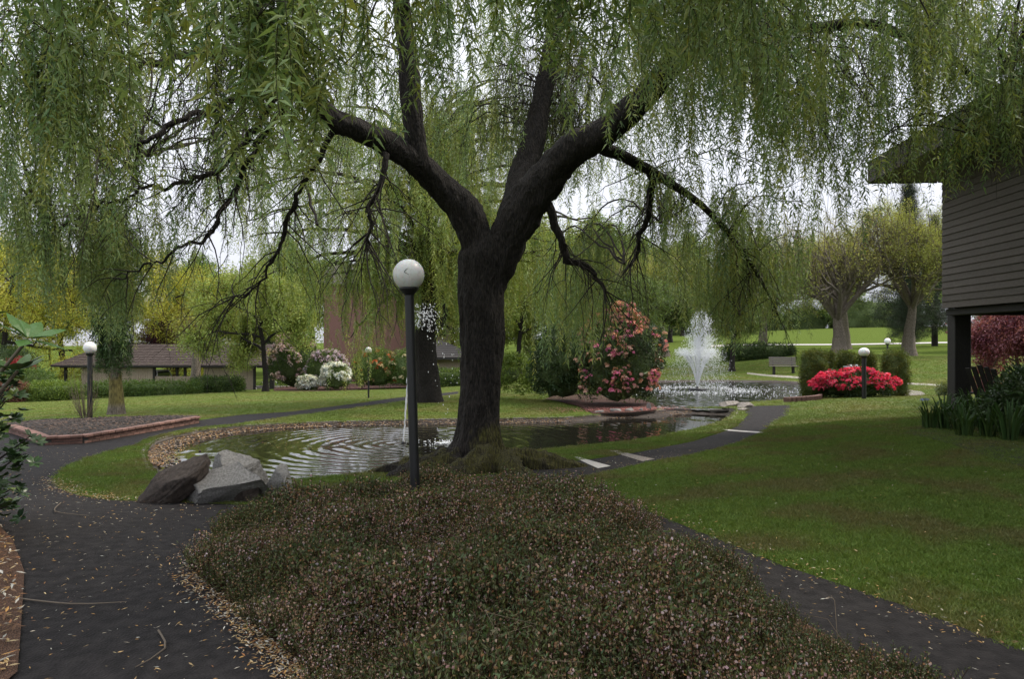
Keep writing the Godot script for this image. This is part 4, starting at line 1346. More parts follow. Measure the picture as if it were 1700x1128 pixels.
func make_planter() -> void:
	var line := poly([-9.93,-14.95,-8.05,-13.00,-7.59,-13.30,-7.10,-17.00])
	var back := poly([-7.44,-18.05,-8.65,-18.65,-9.54,-18.35,-10.08,-18.00,-11.38,-18.00,-11.87,-17.45])
	var root := thing("brick_planter", "low angular planter wall of red brick round a bare soil bed", "planter", on(line[1].x, line[1].y))
	var o := root.position
	var bm := MB.new()
	bm.box(Transform3D(), Vector3(0.19, 0.05, 0.1), 0.005)
	var brick := bm.mesh()
	bm = MB.new()
	bm.box(Transform3D(), Vector3(0.19, 0.048, 0.17), 0.008)
	var cap := bm.mesh()
	var core := MB.new()
	for k in line.size() - 1:
		var a := line[k]
		var b := line[k + 1]
		var d := (b - a).normalized()
		var n := maxi(1, int(round(a.distance_to(b) / 0.2)))
		var gap := a.distance_to(b) / n
		var turn := atan2(-d.y, d.x)
		var bs := Basis.from_euler(Vector3(0, turn, 0))
		for j in n:
			for c in 3:
				var off := (j + 0.5) * gap + (gap * 0.5 if c == 1 and j < n - 1 else 0.0)
				var p := a + d * off
				var g := ground(p.x, p.y)
				var q := part("brick", brick if c < 2 else cap, M["brick_%d" % (rng.randi() % 3)], root)
				q.transform = Transform3D(bs * Basis.from_euler(Vector3(0, rng.randf_range(-0.015, 0.015), 0)), Vector3(p.x, g + 0.028 + c * 0.057 + rng.randf_range(-0.002, 0.002), p.y) - o)
		var mid := (a + b) * 0.5
		var parts := maxi(1, n / 4)
		for j in parts:
			var pa := a.lerp(b, float(j) / parts)
			var pb := a.lerp(b, (j + 1.0) / parts)
			var pm := (pa + pb) * 0.5
			core.box(Transform3D(bs, Vector3(pm.x, ground(pm.x, pm.y) + 0.02, pm.y) - o), Vector3(pa.distance_to(pb) + 0.01, 0.22, 0.085))
	part("mortar", core.mesh(), M.mortar, root)
	var outline := PackedVector2Array(line)
	outline.append_array(back)
	struct("soil_bed", patch(outline, 0.25, func(x, z):
		var d := 1e9
		for k in line.size() - 1: d = minf(d, Geometry2D.get_closest_point_to_segment(Vector2(x, z), line[k], line[k + 1]).distance_to(Vector2(x, z)))
		return lerpf(0.12, 0.03, clampf(d / 2.5, 0, 1)) + 0.03 * noise.get_noise_2d(x * 70, z * 70)), M.soil, "bare dark soil bed inside the brick planter")

func jet_drops(places: Array, tints: Array, o: Vector3, v0: Vector3, t0: float, t1: float, count: int, jitter: float, size: float) -> void:
	for k in count:
		var t := rng.randf_range(t0, t1)
		var p := o + v0 * t + Vector3(0, -4.9 * t * t, 0) + rand_dir() * jitter * (0.15 + t) * pow(rng.randf(), 0.5)
		if p.y < o.y: continue
		var s := size * rng.randf_range(0.5, 1.5)
		var vel := (v0 + Vector3(0, -9.8 * t, 0)).normalized()
		var bs := Basis(Quaternion(Vector3.UP, vel)) if absf(vel.y) < 0.999 else Basis()
		places.append(Transform3D(bs * Basis.from_scale(Vector3(s, s * 2.2, s)), p))

func make_fountains() -> void:
	var dm := MB.new()
	dm.blob(4, 6, func(d): return d)
	var drop := dm.mesh()
	var root := thing("fountain", "tall spraying fountain in the upper pond", "fountain", Vector3(7.19, WATER_B, -29.2))
	var mb := MB.new()
	mb.lathe([[0.34, -0.1], [0.36, 0.04], [0.3, 0.07], [0.06, 0.07], [0.05, 0.14], [0.0, 0.14]], 24)
	part("float", mb.mesh(), M.black_metal, root)
	var places := []
	jet_drops(places, [], Vector3(0, 0.1, 0), Vector3(0.22, 7.1, 0), 0.0, 0.5, 2200, 0.22, 0.008)
	jet_drops(places, [], Vector3(0, 0.1, 0), Vector3(0.22, 7.1, 0), 0.2, 0.8, 6000, 0.5, 0.007)
	jet_drops(places, [], Vector3(0, 0.1, 0), Vector3(0.2, 6.2, 0), 0.3, 1.25, 6500, 0.8, 0.006)
	for k in 14:
		var a := TAU * k / 14 + 0.2
		jet_drops(places, [], Vector3(0, 0.1, 0), Vector3(cos(a) * 1.25, 5.2, sin(a) * 1.25), 0.0, 0.36, 420, 0.07, 0.008)
		jet_drops(places, [], Vector3(0, 0.1, 0), Vector3(cos(a) * 1.25, 5.2, sin(a) * 1.25), 0.25, 0.62, 260, 0.3, 0.006)
		jet_drops(places, [], Vector3(0, 0.1, 0), Vector3(cos(a) * 1.2, 4.9, sin(a) * 1.2), 0.45, 1.0, 180, 0.55, 0.005)
	scatter("spray", drop, M.spray, places, [], root, "stuff")
	places = []
	for k in 1700:
		var a := rng.randf() * TAU
		var r := 1.45 + rng.randfn() * 0.4 + (2.2 * rng.randf() if k % 3 == 0 else 0.0)
		places.append(Transform3D(Basis.from_scale(Vector3(0.016, 0.007, 0.016) * rng.randf_range(0.5, 1.4)), Vector3(cos(a) * r * 1.2, 0.012, sin(a) * r * 1.2)))
	scatter("splash", drop, M.spray, places, [], root, "stuff")
	# the thin jet in the near pond
	root = thing("water_jet", "thin water jet rising from the near pond beside the lamp", "fountain", Vector3(-2.13, WATER_A, -14.8))
	var pts := PackedVector3Array()
	var rad := PackedFloat32Array()
	for k in 26:
		var t := 0.27 * k / 25.0
		pts.append(Vector3(0.38 * t, 7.0 * t - 4.9 * t * t, 0.0) + rand_dir() * 0.008)
		rad.append(lerpf(0.013, 0.02, k / 25.0) * rng.randf_range(0.7, 1.2))
	mb = MB.new()
	mb.tube(pts, rad, 8)
	part("stream", mb.mesh(), M.spray, root)
	mb = MB.new()
	mb.lathe([[0.05, -0.2], [0.05, 0.02], [0.02, 0.05], [0.0, 0.05]], 12)
	part("nozzle", mb.mesh(), M.black_metal, root)
	places = []
	jet_drops(places, [], Vector3(0, 0, 0), Vector3(0.38, 7.0, 0), 0.2, 0.5, 200, 0.08, 0.006)
	jet_drops(places, [], Vector3(0, 0, 0), Vector3(0.55, 7.1, 0.1), 0.5, 0.95, 260, 0.3, 0.0065)
	jet_drops(places, [], Vector3(0, 0, 0), Vector3(0.75, 6.9, 0.0), 0.8, 1.4, 60, 0.3, 0.006)
	for k in 160:
		var a := rng.randf() * TAU
		var r := absf(rng.randfn()) * 0.3
		places.append(Transform3D(Basis.from_scale(Vector3(0.012, 0.012, 0.012) * rng.randf_range(0.4, 1.3)), Vector3(0.8 + cos(a) * r, 0.02, sin(a) * r)))
	scatter("spray", drop, M.spray, places, [], root, "stuff")

# ---------------------------------------------------------------- ground cover
func u3(p: Vector2, y: float) -> Vector3:
	return Vector3(p.x, y + noise.get_noise_2d(p.x * 90, p.y * 90) * 0.02, p.y)

func seen_from_path(x: float, z: float) -> bool:
	return z < -2.2 and absf(x) < 0.72 * -z + 0.4

func make_ground_cover(path: PackedVector2Array, line: PackedVector2Array, heath: PackedVector2Array, mulch: PackedVector2Array) -> void:
	# heath
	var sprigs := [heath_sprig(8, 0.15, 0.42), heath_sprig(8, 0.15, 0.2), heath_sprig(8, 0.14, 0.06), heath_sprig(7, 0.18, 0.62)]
	var places := [[], [], [], []]
	var tints := [[], [], [], []]
	var r := box_of(heath)
	var count := 0
	while count < 20000:
		var p := r.position + Vector2(rng.randf(), rng.randf()) * r.size
		if not Geometry2D.is_point_in_polygon(p, heath): continue
		count += 1
		var e := edge_distance(p, heath)
		var n := noise.get_noise_2d(p.x * 45, p.y * 45)
		var s := (0.75 + 0.5 * clampf(e / 0.5, 0, 1) + 0.6 * n) * rng.randf_range(0.6, 1.35)
		var m := noise.get_noise_2d(p.x * 28 + 300, p.y * 28)
		var kind: int = (0 if rng.randf() < 0.5 else 3) if m + rng.randf_range(-0.35, 0.35) > 0.10 else (1 if rng.randf() < 0.45 else 2)
		places[kind].append(Transform3D(Basis.from_euler(Vector3(rng.randf_range(-0.25, 0.25), rng.randf() * TAU, rng.randf_range(-0.25, 0.25))).scaled(Vector3.ONE * s), on(p.x, p.y, 0.0 + 0.07 * n)))
		tints[kind].append(shade_of(Color(1, 1, 1), 0.3))
	var bed := Node3D.new()
	bed.name = "heath_bed"
	add_child(bed)
	tag(bed, "low bed of pink and brown flowering heath between the paths", "heath", "", "stuff")
	var stalks := MB.new()
	stalks.col = Color(1, 0.95, 0.85)
	for k in 70:
		var p := r.position + Vector2(rng.randf(), rng.randf()) * r.size
		if not Geometry2D.is_point_in_polygon(p, heath): continue
		var a := rng.randf() * TAU
		var l := rng.randf_range(0.2, 0.55)
		var b := on(p.x, p.y, 0.08)
		stalks.tube(PackedVector3Array([b, b + Vector3(cos(a) * l * 0.4, 0.16, sin(a) * l * 0.4), b + Vector3(cos(a) * l, 0.14, sin(a) * l)]), PackedFloat32Array([0.0022, 0.002, 0.001]), 3)
	part("dry_stalks", stalks.mesh(), M.pale_twig, bed).set_meta("kind", "stuff")
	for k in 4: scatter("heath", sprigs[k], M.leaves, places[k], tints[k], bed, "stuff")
	# grass blades on the nearer lawns
	var tufts := [grass_tuft(16, 0.045, 0.045), grass_tuft(16, 0.045, 0.035), grass_tuft(14, 0.05, 0.055)]
	places = [[], [], []]
	tints = [[], [], []]
	var tries := 0
	while tries < 290000:
		tries += 1
		var d := 3.0 + 14.0 * pow(rng.randf(), 0.8)
		var x := rng.randf_range(-1, 1) * (0.72 * d + 3.0)
		var p := Vector2(x, -d)
		if Geometry2D.is_point_in_polygon(p, path) or Geometry2D.is_point_in_polygon(p, pond_a) or Geometry2D.is_point_in_polygon(p, heath): continue
		if p.distance_to(Vector2(-0.45, -11)) < 0.9 or (p.x < -7.0 and p.y < -12.5): continue
		var k := rng.randi() % 3
		places[k].append(Transform3D(Basis.from_euler(Vector3(0, rng.randf() * TAU, 0)).scaled(Vector3.ONE * rng.randf_range(0.7, 1.2)), on(p.x, p.y, 0.0)))
		var dry := noise.get_noise_2d(p.x * 40 + 50, p.y * 40)
		tints[k].append(shade_of(Color(0.135, 0.205, 0.036).lerp(Color(0.165, 0.155, 0.055), clampf(dry * 1.6 + 0.2, 0, 0.9)), 0.25))
	tries = 0
	while tries < 130000:
		tries += 1
		var d := 15.0 + 33.0 * pow(rng.randf(), 1.3)
		var x := rng.randf_range(-0.72, 0.72) * d
		var p := Vector2(x, -d)
		if Geometry2D.is_point_in_polygon(p, path) or Geometry2D.is_point_in_polygon(p, pond_a) or Geometry2D.is_point_in_polygon(p, pond_b): continue
		if p.x < -6.8 and p.x > -14.0 and p.y < -12.5 and p.y > -18.6: continue
		if p.x > 1.5 and p.x < 5.0 and p.y < -19.5 and p.y > -23.5: continue
		var k := rng.randi() % 3
		places[k].append(Transform3D(Basis.from_euler(Vector3(0, rng.randf() * TAU, 0)) * Basis.from_scale(Vector3(2.4, rng.randf_range(0.8, 1.2), 2.4)), on(p.x, p.y, 0.0)))
		var dry := noise.get_noise_2d(p.x * 22 + 50, p.y * 22)
		tints[k].append(shade_of(Color(0.17, 0.235, 0.045).lerp(Color(0.235, 0.24, 0.07), clampf(dry * 1.6 + 0.25, 0, 0.9)), 0.2))
	var grass := Node3D.new()
	grass.name = "grass"
	add_child(grass)
	tag(grass, "short green grass blades of the nearer lawns", "grass", "", "stuff")
	for k in 3: scatter("tuft", tufts[k], M.blades, places[k], tints[k], grass, "stuff")
	# fallen willow leaves
	var mb := MB.new()
	mb.leaf(Vector3(-0.5, 0, 0), Vector3.RIGHT, Vector3(0, 0, 1), 1.0, 0.26, 0.06)
	var flat := mb.mesh()
	var lp := []
	var lt := []
	var browns := [Color(0.36, 0.21, 0.07), Color(0.42, 0.30, 0.15), Color(0.24, 0.11, 0.045), Color(0.42, 0.38, 0.31), Color(0.16, 0.085, 0.045)]
	var drop := func(x: float, z: float, lift: float, pale: bool, big := 1.0) -> void:
		lp.append(Transform3D(Basis.from_euler(Vector3(rng.randf_range(-0.3, 0.3), rng.randf() * TAU, rng.randf_range(-0.3, 0.3))).scaled(Vector3.ONE * rng.randf_range(0.012, 0.038) * big), on(x, z, lift)))
		lt.append(shade_of(browns[rng.randi() % browns.size()] if not pale else browns[[0, 1, 3][rng.randi() % 3]], 0.3))
	var n := 0
	while n < 3000:
		var d := 2.6 + 9.5 * pow(rng.randf(), 0.75)
		var p := Vector2(rng.randf_range(-0.72, 0.72) * d, -d)
		if not Geometry2D.is_point_in_polygon(p, path): continue
		n += 1
		drop.call(p.x, p.y, 0.026, n % 3 > 0)
	for k in 1500:
		var d := 3.5 + 10.0 * rng.randf()
		var p := Vector2(rng.randf_range(-0.7, 0.7) * d, -d)
		if Geometry2D.is_point_in_polygon(p, pond_a): continue
		drop.call(p.x, p.y, 0.045, true)
	# drifts: along the heath's front edge, the lawn spit, the verge and in the bed by the path
	for run in [[heath, 0, 3, 5200, 0.085], [heath, 18, 20, 700, 0.12], [line, 31, 35, 1100, 0.10], [line, 3, 9, 500, 0.12], [line, 27, 30, 300, 0.2]]:
		for k in int(run[3]):
			var a: int = rng.randi_range(run[1], run[2] - 1)
			var q: Vector2 = run[0][a % run[0].size()].lerp(run[0][(a + 1) % run[0].size()], rng.randf())
			drop.call(q.x + rng.randfn() * run[4], q.y + rng.randfn() * run[4], 0.028 + 0.02 * rng.randf(), k % 4 == 0)
	var mr := box_of(mulch)
	for k in 8000:
		var p := mr.position + Vector2(rng.randf(), rng.randf()) * mr.size
		if Geometry2D.is_point_in_polygon(p, mulch): drop.call(p.x, p.y, 0.04 + 0.025 * rng.randf(), false, 1.9)
	# leaves washed up on the near pond's shelf
	var pebbles := []
	var pebble_tints := []
	for k in 5200:
		var a := rng.randi_range(0, 60) if k % 3 else rng.randi_range(0, 22)
		var edge := pond_a[a].lerp(pond_a[(a + 1) % pond_a.size()], rng.randf())
		var t := 0.03 + absf(rng.randfn()) * 0.22
		var q := edge + (Vector2(-1.5, -14.8) - edge).normalized() * t
		var top := lerpf(ground(edge.x, edge.y), WATER_A + 0.11, 0.8)
		var y := maxf(WATER_A + 0.012, top - 0.03 - (0.3 * t if t < 0.2 else 0.06 + 0.63 * (t - 0.2)))
		if k % 5 == 0:
			pebbles.append(Transform3D(Basis.from_euler(Vector3(0, rng.randf() * TAU, 0)) * Basis.from_scale(Vector3(1, 0.6, 0.8) * rng.randf_range(0.008, 0.03)), Vector3(q.x, y, q.y)))
			pebble_tints.append(shade_of([Color(0.16, 0.13, 0.11), Color(0.09, 0.07, 0.06), Color(0.26, 0.22, 0.19)][rng.randi() % 3], 0.25))
		else:
			lp.append(Transform3D(Basis.from_euler(Vector3(rng.randf_range(-0.4, 0.4), rng.randf() * TAU, rng.randf_range(-0.4, 0.4))).scaled(Vector3.ONE * rng.randf_range(0.03, 0.07)), Vector3(q.x, y + 0.012, q.y)))
			lt.append(shade_of([Color(0.42, 0.26, 0.1), Color(0.46, 0.33, 0.18), Color(0.28, 0.13, 0.06)][rng.randi() % 3], 0.3))
	var bed_line := poly([-9.93,-14.95,-8.05,-13.00,-7.59,-13.30,-7.10,-17.00])
	var bed_outline := PackedVector2Array(bed_line)
	bed_outline.append_array(poly([-7.44,-18.05,-8.65,-18.65,-9.54,-18.35,-10.08,-18.00,-11.38,-18.00,-11.87,-17.45]))
	var br := box_of(bed_outline)
	for k in 3600:
		var p := br.position + Vector2(rng.randf(), rng.randf()) * br.size
		if not Geometry2D.is_point_in_polygon(p, bed_outline): continue
		var d := 1e9
		for j in bed_line.size() - 1: d = minf(d, Geometry2D.get_closest_point_to_segment(p, bed_line[j], bed_line[j + 1]).distance_to(p))
		pebbles.append(Transform3D(Basis.from_euler(Vector3(0, rng.randf() * TAU, 0)) * Basis.from_scale(Vector3(1, 0.6, 0.8) * rng.randf_range(0.01, 0.04)), on(p.x, p.y, lerpf(0.12, 0.03, clampf(d / 2.5, 0, 1)))))
		pebble_tints.append(shade_of([Color(0.03, 0.022, 0.018), Color(0.05, 0.036, 0.028), Color(0.09, 0.06, 0.045)][rng.randi() % 3], 0.3))
	var pm := MB.new()
	pm.blob(5, 8, func(d): return d)
	tag(scatter("pebbles", pm.mesh(), M.dry_leaves, pebbles, pebble_tints, self, "stuff"), "small brown pebbles and clods on the pond shore and planter soil", "pebbles")
	for k in 260:
		var q := Vector2(rng.randfn() * 0.8 - 3.9, rng.randfn() * 0.8 - 15.2)
		lp.append(Transform3D(Basis.from_euler(Vector3(0, rng.randf() * TAU, 0)).scaled(Vector3.ONE * 0.05), Vector3(q.x, WATER_A + 0.012, q.y)))
		lt.append(shade_of(browns[rng.randi() % 3], 0.3))
	var litter := scatter("leaf_litter", flat, M.dry_leaves, lp, lt, self, "stuff")
	tag(litter, "fallen willow leaves scattered over path, lawn and pond edge", "leaves")
	# pink petals under the rhododendron
	lp = []
	lt = []
	for k in 1500:
		var q := Vector2(2.6 + rng.randfn() * 0.9, -20.35 + rng.randfn() * 0.35)
		if k % 3 == 0: q = Vector2(3.6 + rng.randfn() * 0.5, -20.6 + rng.randfn() * 0.25)
		lp.append(Transform3D(Basis.from_euler(Vector3(rng.randf_range(-0.3, 0.3), rng.randf() * TAU, 0)).scaled(Vector3(1, 1, 2.2) * rng.randf_range(0.03, 0.06)), Vector3(q.x, maxf(ground(q.x, q.y) + 0.05, WATER_A + 0.02), q.y)))
		lt.append(shade_of(Color(0.62, 0.26, 0.24), 0.25))
	tag(scatter("fallen_petals", flat, M.petals, lp, lt, self, "stuff"), "pink petals fallen on the mulch below the rhododendron", "petals")

func make_irises() -> void:
	var spots := [[1545, 12.4, 0.5], [1568, 12.2, 0.6], [1590, 12.0, 0.55], [1612, 12.6, 0.7], [1632, 12.3, 0.65], [1600, 11.2, 0.5], [1640, 11.0, 0.55], [1660, 11.6, 0.6], [1675, 10.6, 0.6]]
	for s in spots:
		var mb := MB.new()
		for k in 46:
			var a := rng.randf() * TAU
			var l: float = s[2] * rng.randf_range(0.6, 1.15)
			var lean := rng.randf_range(0.1, 0.75)
			var d := Vector3(cos(a), 0, sin(a))
			var side := Vector3(-sin(a), 0, cos(a)) * 0.013
			var p0 := d * rng.randf() * 0.12 - Vector3.UP * 0.02
			var p1 := p0 + Vector3.UP * l * 0.55 + d * l * lean * 0.3
			var p2 := p0 + Vector3.UP * l * 0.85 + d * l * lean * 0.75
			var p3 := p0 + Vector3.UP * l * (1.0 - lean * 0.35) + d * l * lean * 1.1
			mb.col = shade_of(Color(0.05, 0.095, 0.025), 0.35)
			mb.quad(p0 - side, p0 + side, p1 + side, p1 - side)
			mb.quad(p1 - side, p1 + side, p2 + side * 0.7, p2 - side * 0.7)
			mb.tri(p2 - side * 0.7, p2 + side * 0.7, p3)
		var z: float = -s[1]
		var x: float = (s[0] - 850.0) / 1250.0 * s[1]
		var root := thing("iris_clump", "clump of dark green strap leaves in the shaded bed by the house post", "plant", on(x, z, 0.02), 0.0, "strap-leaved clumps by the house post")
		part("leaves", mb.mesh(), M.blades, root)
	var fl := thing("blue_iris", "pale blue iris in bloom at the end of the shaded bed", "flower", on(6.75, -12.4))
	var st := MB.new()
	st.col = Color(0.05, 0.09, 0.03)
	for q in [[0.0, 0.0], [0.05, 0.02]]: st.tube(PackedVector3Array([Vector3(q[0], 0, q[1]), Vector3(q[0] * 1.5, 0.5, q[1])]), PackedFloat32Array([0.007, 0.005]), 5)
	part("stem", st.mesh(), M.blades, fl)
	var ft := MB.new()
	for q in [0.0, 0.075]:
		for k in 6:
			var a := TAU * k / 6.0
			var d := Vector3(cos(a), 0.5 if k % 2 else -0.2, sin(a)).normalized()
			ft.col = Color(0.3, 0.36, 0.6)
			ft.leaf(Vector3(q, 0.5, 0.02), d, across(d), 0.06, 0.04, 0.2)
	part("flower", ft.mesh(), M.petals, fl)

func make_big_leaf_branch() -> void:
	# rhododendron at the path's edge: whorls of broad leathery leaves
	var whorl := func(n: int, l: float, w: float) -> ArrayMesh:
		var mb := MB.new()
		for k in n:
			var a := TAU * k / n + rng.randf_range(-0.2, 0.2)
			var d := Vector3(cos(a), rng.randf_range(0.1, 0.9), sin(a)).normalized()
			var s := Vector3(-sin(a), rng.randf_range(-0.2, 0.2), cos(a)).normalized()
			mb.col = shade_of(Color(1, 1, 1), 0.25)
			var ll := l * rng.randf_range(0.75, 1.1)
			var up := s.cross(d) * -1.0
			var c := PackedVector3Array()
			for j in 6:
				var t := j / 5.0
				c.append(d * ll * (0.1 + 0.9 * t) - Vector3.UP * ll * 0.22 * t * t)
			for j in 5:
				var w0: float = w * sin(PI * pow(j / 5.0, 0.8)) * 0.5 + 0.002
				var w1: float = w * sin(PI * pow((j + 1) / 5.0, 0.8)) * 0.5 + (0.002 if j < 4 else 0.0)
				var fold := up * 0.15
				mb.quad(c[j], c[j + 1], c[j + 1] + (s + fold) * w1, c[j] + (s + fold) * w0)
				mb.quad(c[j + 1], c[j], c[j] - (s - fold) * w0, c[j + 1] - (s - fold) * w1)
		return mb.mesh()
	var big: ArrayMesh = whorl.call(9, 0.15, 0.05)
	var root := thing("rhododendron", "rhododendron with broad leathery leaves reaching over the path from its side", "shrub", on(-3.1, -3.6))
	var o := root.position
	var st := MB.new()
	var places := []
	var tints := []
	for q in [[-2.25, 1.60, -3.5, 1.25], [-2.33, 1.45, -3.55, 1.2], [-2.62, 1.7, -3.7, 1.0], [-2.75, 1.5, -3.9, 1.0], [-2.7, 1.25, -3.6, 0.9], [-2.95, 1.65, -4.0, 1.0]]:
		var e := Vector3(q[0], q[1], q[2]) - o
		st.tube(PackedVector3Array([Vector3(0, 0, 0), Vector3(e.x * 0.5, e.y * 0.7, e.z * 0.5), e]), PackedFloat32Array([0.02, 0.012, 0.007]), 6)
		places.append(Transform3D(Basis.from_euler(Vector3(rng.randf_range(-0.3, 0.3), rng.randf() * TAU, rng.randf_range(-0.3, 0.3))).scaled(Vector3.ONE * q[3]), e))
		tints.append(shade_of(Color(0.075, 0.15, 0.035), 0.2))
	part("stems", st.mesh(), M.pale_twig, root)
	scatter("foliage", big, M.glossy_leaves, places, tints, root)
	# the darker shrub behind it
	var small: ArrayMesh = whorl.call(8, 0.10, 0.035)
	root = thing("evergreen_shrub", "tall dark evergreen shrub at the edge of the asphalt path junction", "shrub", on(-4.72, -6.2))
	st = MB.new()
	places = []
	tints = []
	for k in 520:
		var h := rng.randf_range(0.1, 1.5)
		var a := rng.randf() * TAU
		var rr := 0.75 * sqrt(rng.randf()) * (1.0 - 0.35 * absf(h - 0.6))
		var e := Vector3(cos(a) * rr, h, sin(a) * rr)
		if k % 4 == 0: st.tube(PackedVector3Array([Vector3(e.x * 0.1, 0, e.z * 0.1), Vector3(e.x * 0.4, h * 0.6, e.z * 0.4), e]), PackedFloat32Array([0.02, 0.012, 0.005]), 5)
		places.append(Transform3D(Basis.from_euler(Vector3(rng.randf_range(-0.6, 0.6), rng.randf() * TAU, rng.randf_range(-0.6, 0.6))).scaled(Vector3.ONE * rng.randf_range(0.8, 1.2)), e))
		tints.append(shade_of(Color(0.035, 0.07, 0.025) if k % 6 else Color(0.10, 0.15, 0.04), 0.3))
	part("stems", st.mesh(), M.twig, root)
	scatter("foliage", small, M.glossy_leaves, places, tints, root)

# ---------------------------------------------------------------- the scene
func _ready() -> void:
	var cam := Camera3D.new()
	cam.name = "camera"
	cam.position = Vector3(0, 1.6, 0)
	cam.fov = rad_to_deg(2.0 * atan(564.0 / 1250.0))
	cam.near = 0.05
	cam.far = 2000.0
	add_child(cam)
	cam.current = true
	var sky_mat := ProceduralSkyMaterial.new()
	sky_mat.sky_top_color = lin(0.88, 0.91, 0.97)
	sky_mat.sky_horizon_color = lin(0.35, 0.36, 0.405)
	sky_mat.sky_curve = 0.6
	sky_mat.ground_horizon_color = lin(0.3, 0.3, 0.3)
	sky_mat.ground_bottom_color = lin(0.1, 0.1, 0.1)
	sky_mat.sun_angle_max = 1.0
	var sky := Sky.new()
	sky.sky_material = sky_mat
	var env := Environment.new()
	env.background_mode = Environment.BG_SKY
	env.sky = sky
	env.background_energy_multiplier = 0.95
	env.tonemap_mode = Environment.TONE_MAPPER_LINEAR
	env.tonemap_exposure = 2.45
	env.sdfgi_enabled = true
	env.ssao_enabled = true
	env.ssil_enabled = true
	var we := WorldEnvironment.new()
	we.name = "environment"
	we.environment = env
	add_child(we)
	var sun := DirectionalLight3D.new()
	sun.name = "sun"
	sun.light_energy = 0.5
	sun.light_angular_distance = 14.0
	sun.light_color = Color(1.0, 0.96, 0.9)
	sun.shadow_enabled = true
	sun.rotation_degrees = Vector3(-50, 112, 0)
	add_child(sun)

	rng.seed = 20240511
	noise.seed = 5
	noise.frequency = 0.02
	noise.noise_type = FastNoiseLite.TYPE_SIMPLEX_SMOOTH
	noise.fractal_octaves = 3
	make_materials()
	make_terrain()
	print("terrain ", Time.get_ticks_msec())
	pond_a = rounded(poly([-5.75,-11.85,-6.29,-12.95,-6.68,-14.20,-6.67,-15.72,-6.08,-16.89,-5.21,-17.61,-4.17,-17.99,-2.92,-18.25,-1.33,-18.52,0.00,-18.66,1.20,-18.80,1.92,-19.23,2.52,-19.69,3.17,-19.84,3.98,-20.33,4.79,-20.66,5.57,-20.49,5.98,-20.00,5.58,-18.80,4.90,-17.24,3.75,-15.62,2.53,-14.37,1.65,-13.74,0.86,-13.37,0.31,-12.95,-0.10,-12.50,-0.78,-12.25,-1.38,-11.52,-1.83,-10.92,-2.37,-10.59,-2.76,-10.16,-3.10,-9.69,-3.59,-9.54,-4.15,-9.62,-4.86,-10.33]), 4)
	pond_b = rounded(poly([4.10,-21.82,4.63,-21.43,5.18,-20.87,6.04,-20.69,6.89,-21.82,8.07,-22.43,9.22,-23.53,10.95,-27.27,12.56,-31.58,12.43,-34.53,10.73,-35.29,8.47,-35.29,6.68,-34.78,5.33,-33.33,4.27,-29.63,3.90,-25.00,4.02,-22.86]), 4)
	var path := poly([-6.00,-3.00,-6.00,-0.30,6.50,-0.30,6.20,-2.40,2.58,-3.80,2.29,-4.40,1.85,-5.15,1.48,-6.15,1.15,-7.20,0.90,-8.30,0.58,-9.00,1.18,-9.80,1.97,-10.70,2.71,-11.30,3.85,-12.65,5.38,-15.45,6.39,-17.45,7.46,-20.15,6.15,-20.65,5.69,-18.15,4.67,-15.70,3.22,-13.40,2.04,-12.15,1.20,-11.50,0.58,-11.10,0.08,-10.35,-0.70,-9.75,-1.25,-9.75,-1.80,-9.00,-2.22,-8.15,-2.46,-7.70,-3.68,-7.90,-4.23,-7.90,-4.69,-8.15,-5.13,-8.55,-5.62,-9.20,-6.28,-10.60,-6.55,-11.60,-6.71,-12.90,-6.63,-14.55,-6.41,-15.70,-6.23,-17.30,-5.68,-19.20,-4.95,-21.35,-4.04,-24.05,-3.19,-26.55,-2.04,-30.00,-2.67,-39.30,-3.79,-31.55,-4.96,-24.80,-6.17,-20.85,-7.07,-19.65,-7.33,-17.55,-7.10,-17.00,-7.59,-13.30,-8.05,-13.00,-9.70,-14.70,-18.19,-21.65,-12.41,-13.15])
	for pond in [pond_a, pond_b]:
		for grown in Geometry2D.offset_polygon(pond, 0.2):
			var rest := Geometry2D.clip_polygons(path, grown)
			var best := 0
			for k in rest.size():
				if rest[k].size() > rest[best].size(): best = k
			path = rest[best]
	var gap := PackedVector2Array([Vector2(4.1, -21.75), Vector2(4.0, -20.1), Vector2(5.0, -20.3), Vector2(6.0, -20.2), Vector2(6.1, -21.1), Vector2(5.2, -21.2)])
	make_ground(path, gap)
	make_pond(pond_a, WATER_A, "near pond", 0.36, M.kerb_stone, path, gap)
	make_pond(pond_b, WATER_B, "upper pond", 0.3, M.kerb_stone, path, gap)
	var jet := Vector2(-2.13, -14.8)
	water_sheet("pond_water", "dark rippled water of the near pond", pond_a, WATER_A, 0.06, M.water, func(p):
		var r: float = p.distance_to(jet)
		var s: float = p.distance_to(jet + Vector2(0.8, 0))
		return 0.0065 * sin(r * 21.0) * exp(-r / 2.6) + 0.005 * sin(s * 27.0) * exp(-s / 1.4) + 0.004 * noise.get_noise_2d(p.x * 60, p.y * 60) * clampf(1.6 - r / 5.0, 0.25, 1.0))
	var fo := Vector2(7.19, -29.2)
	water_sheet("pond_water", "spray-dappled water of the upper pond around the fountain", pond_b, WATER_B, 0.12, M.rippled_water, func(p):
		var r: float = p.distance_to(fo)
		return 0.012 * noise.get_noise_2d(p.x * 150, p.y * 150) * clampf(1.3 - r / 8.0, 0.3, 1.0) + 0.006 * noise.get_noise_2d(p.x * 420, p.y * 420))
	print("ponds ", Time.get_ticks_msec())
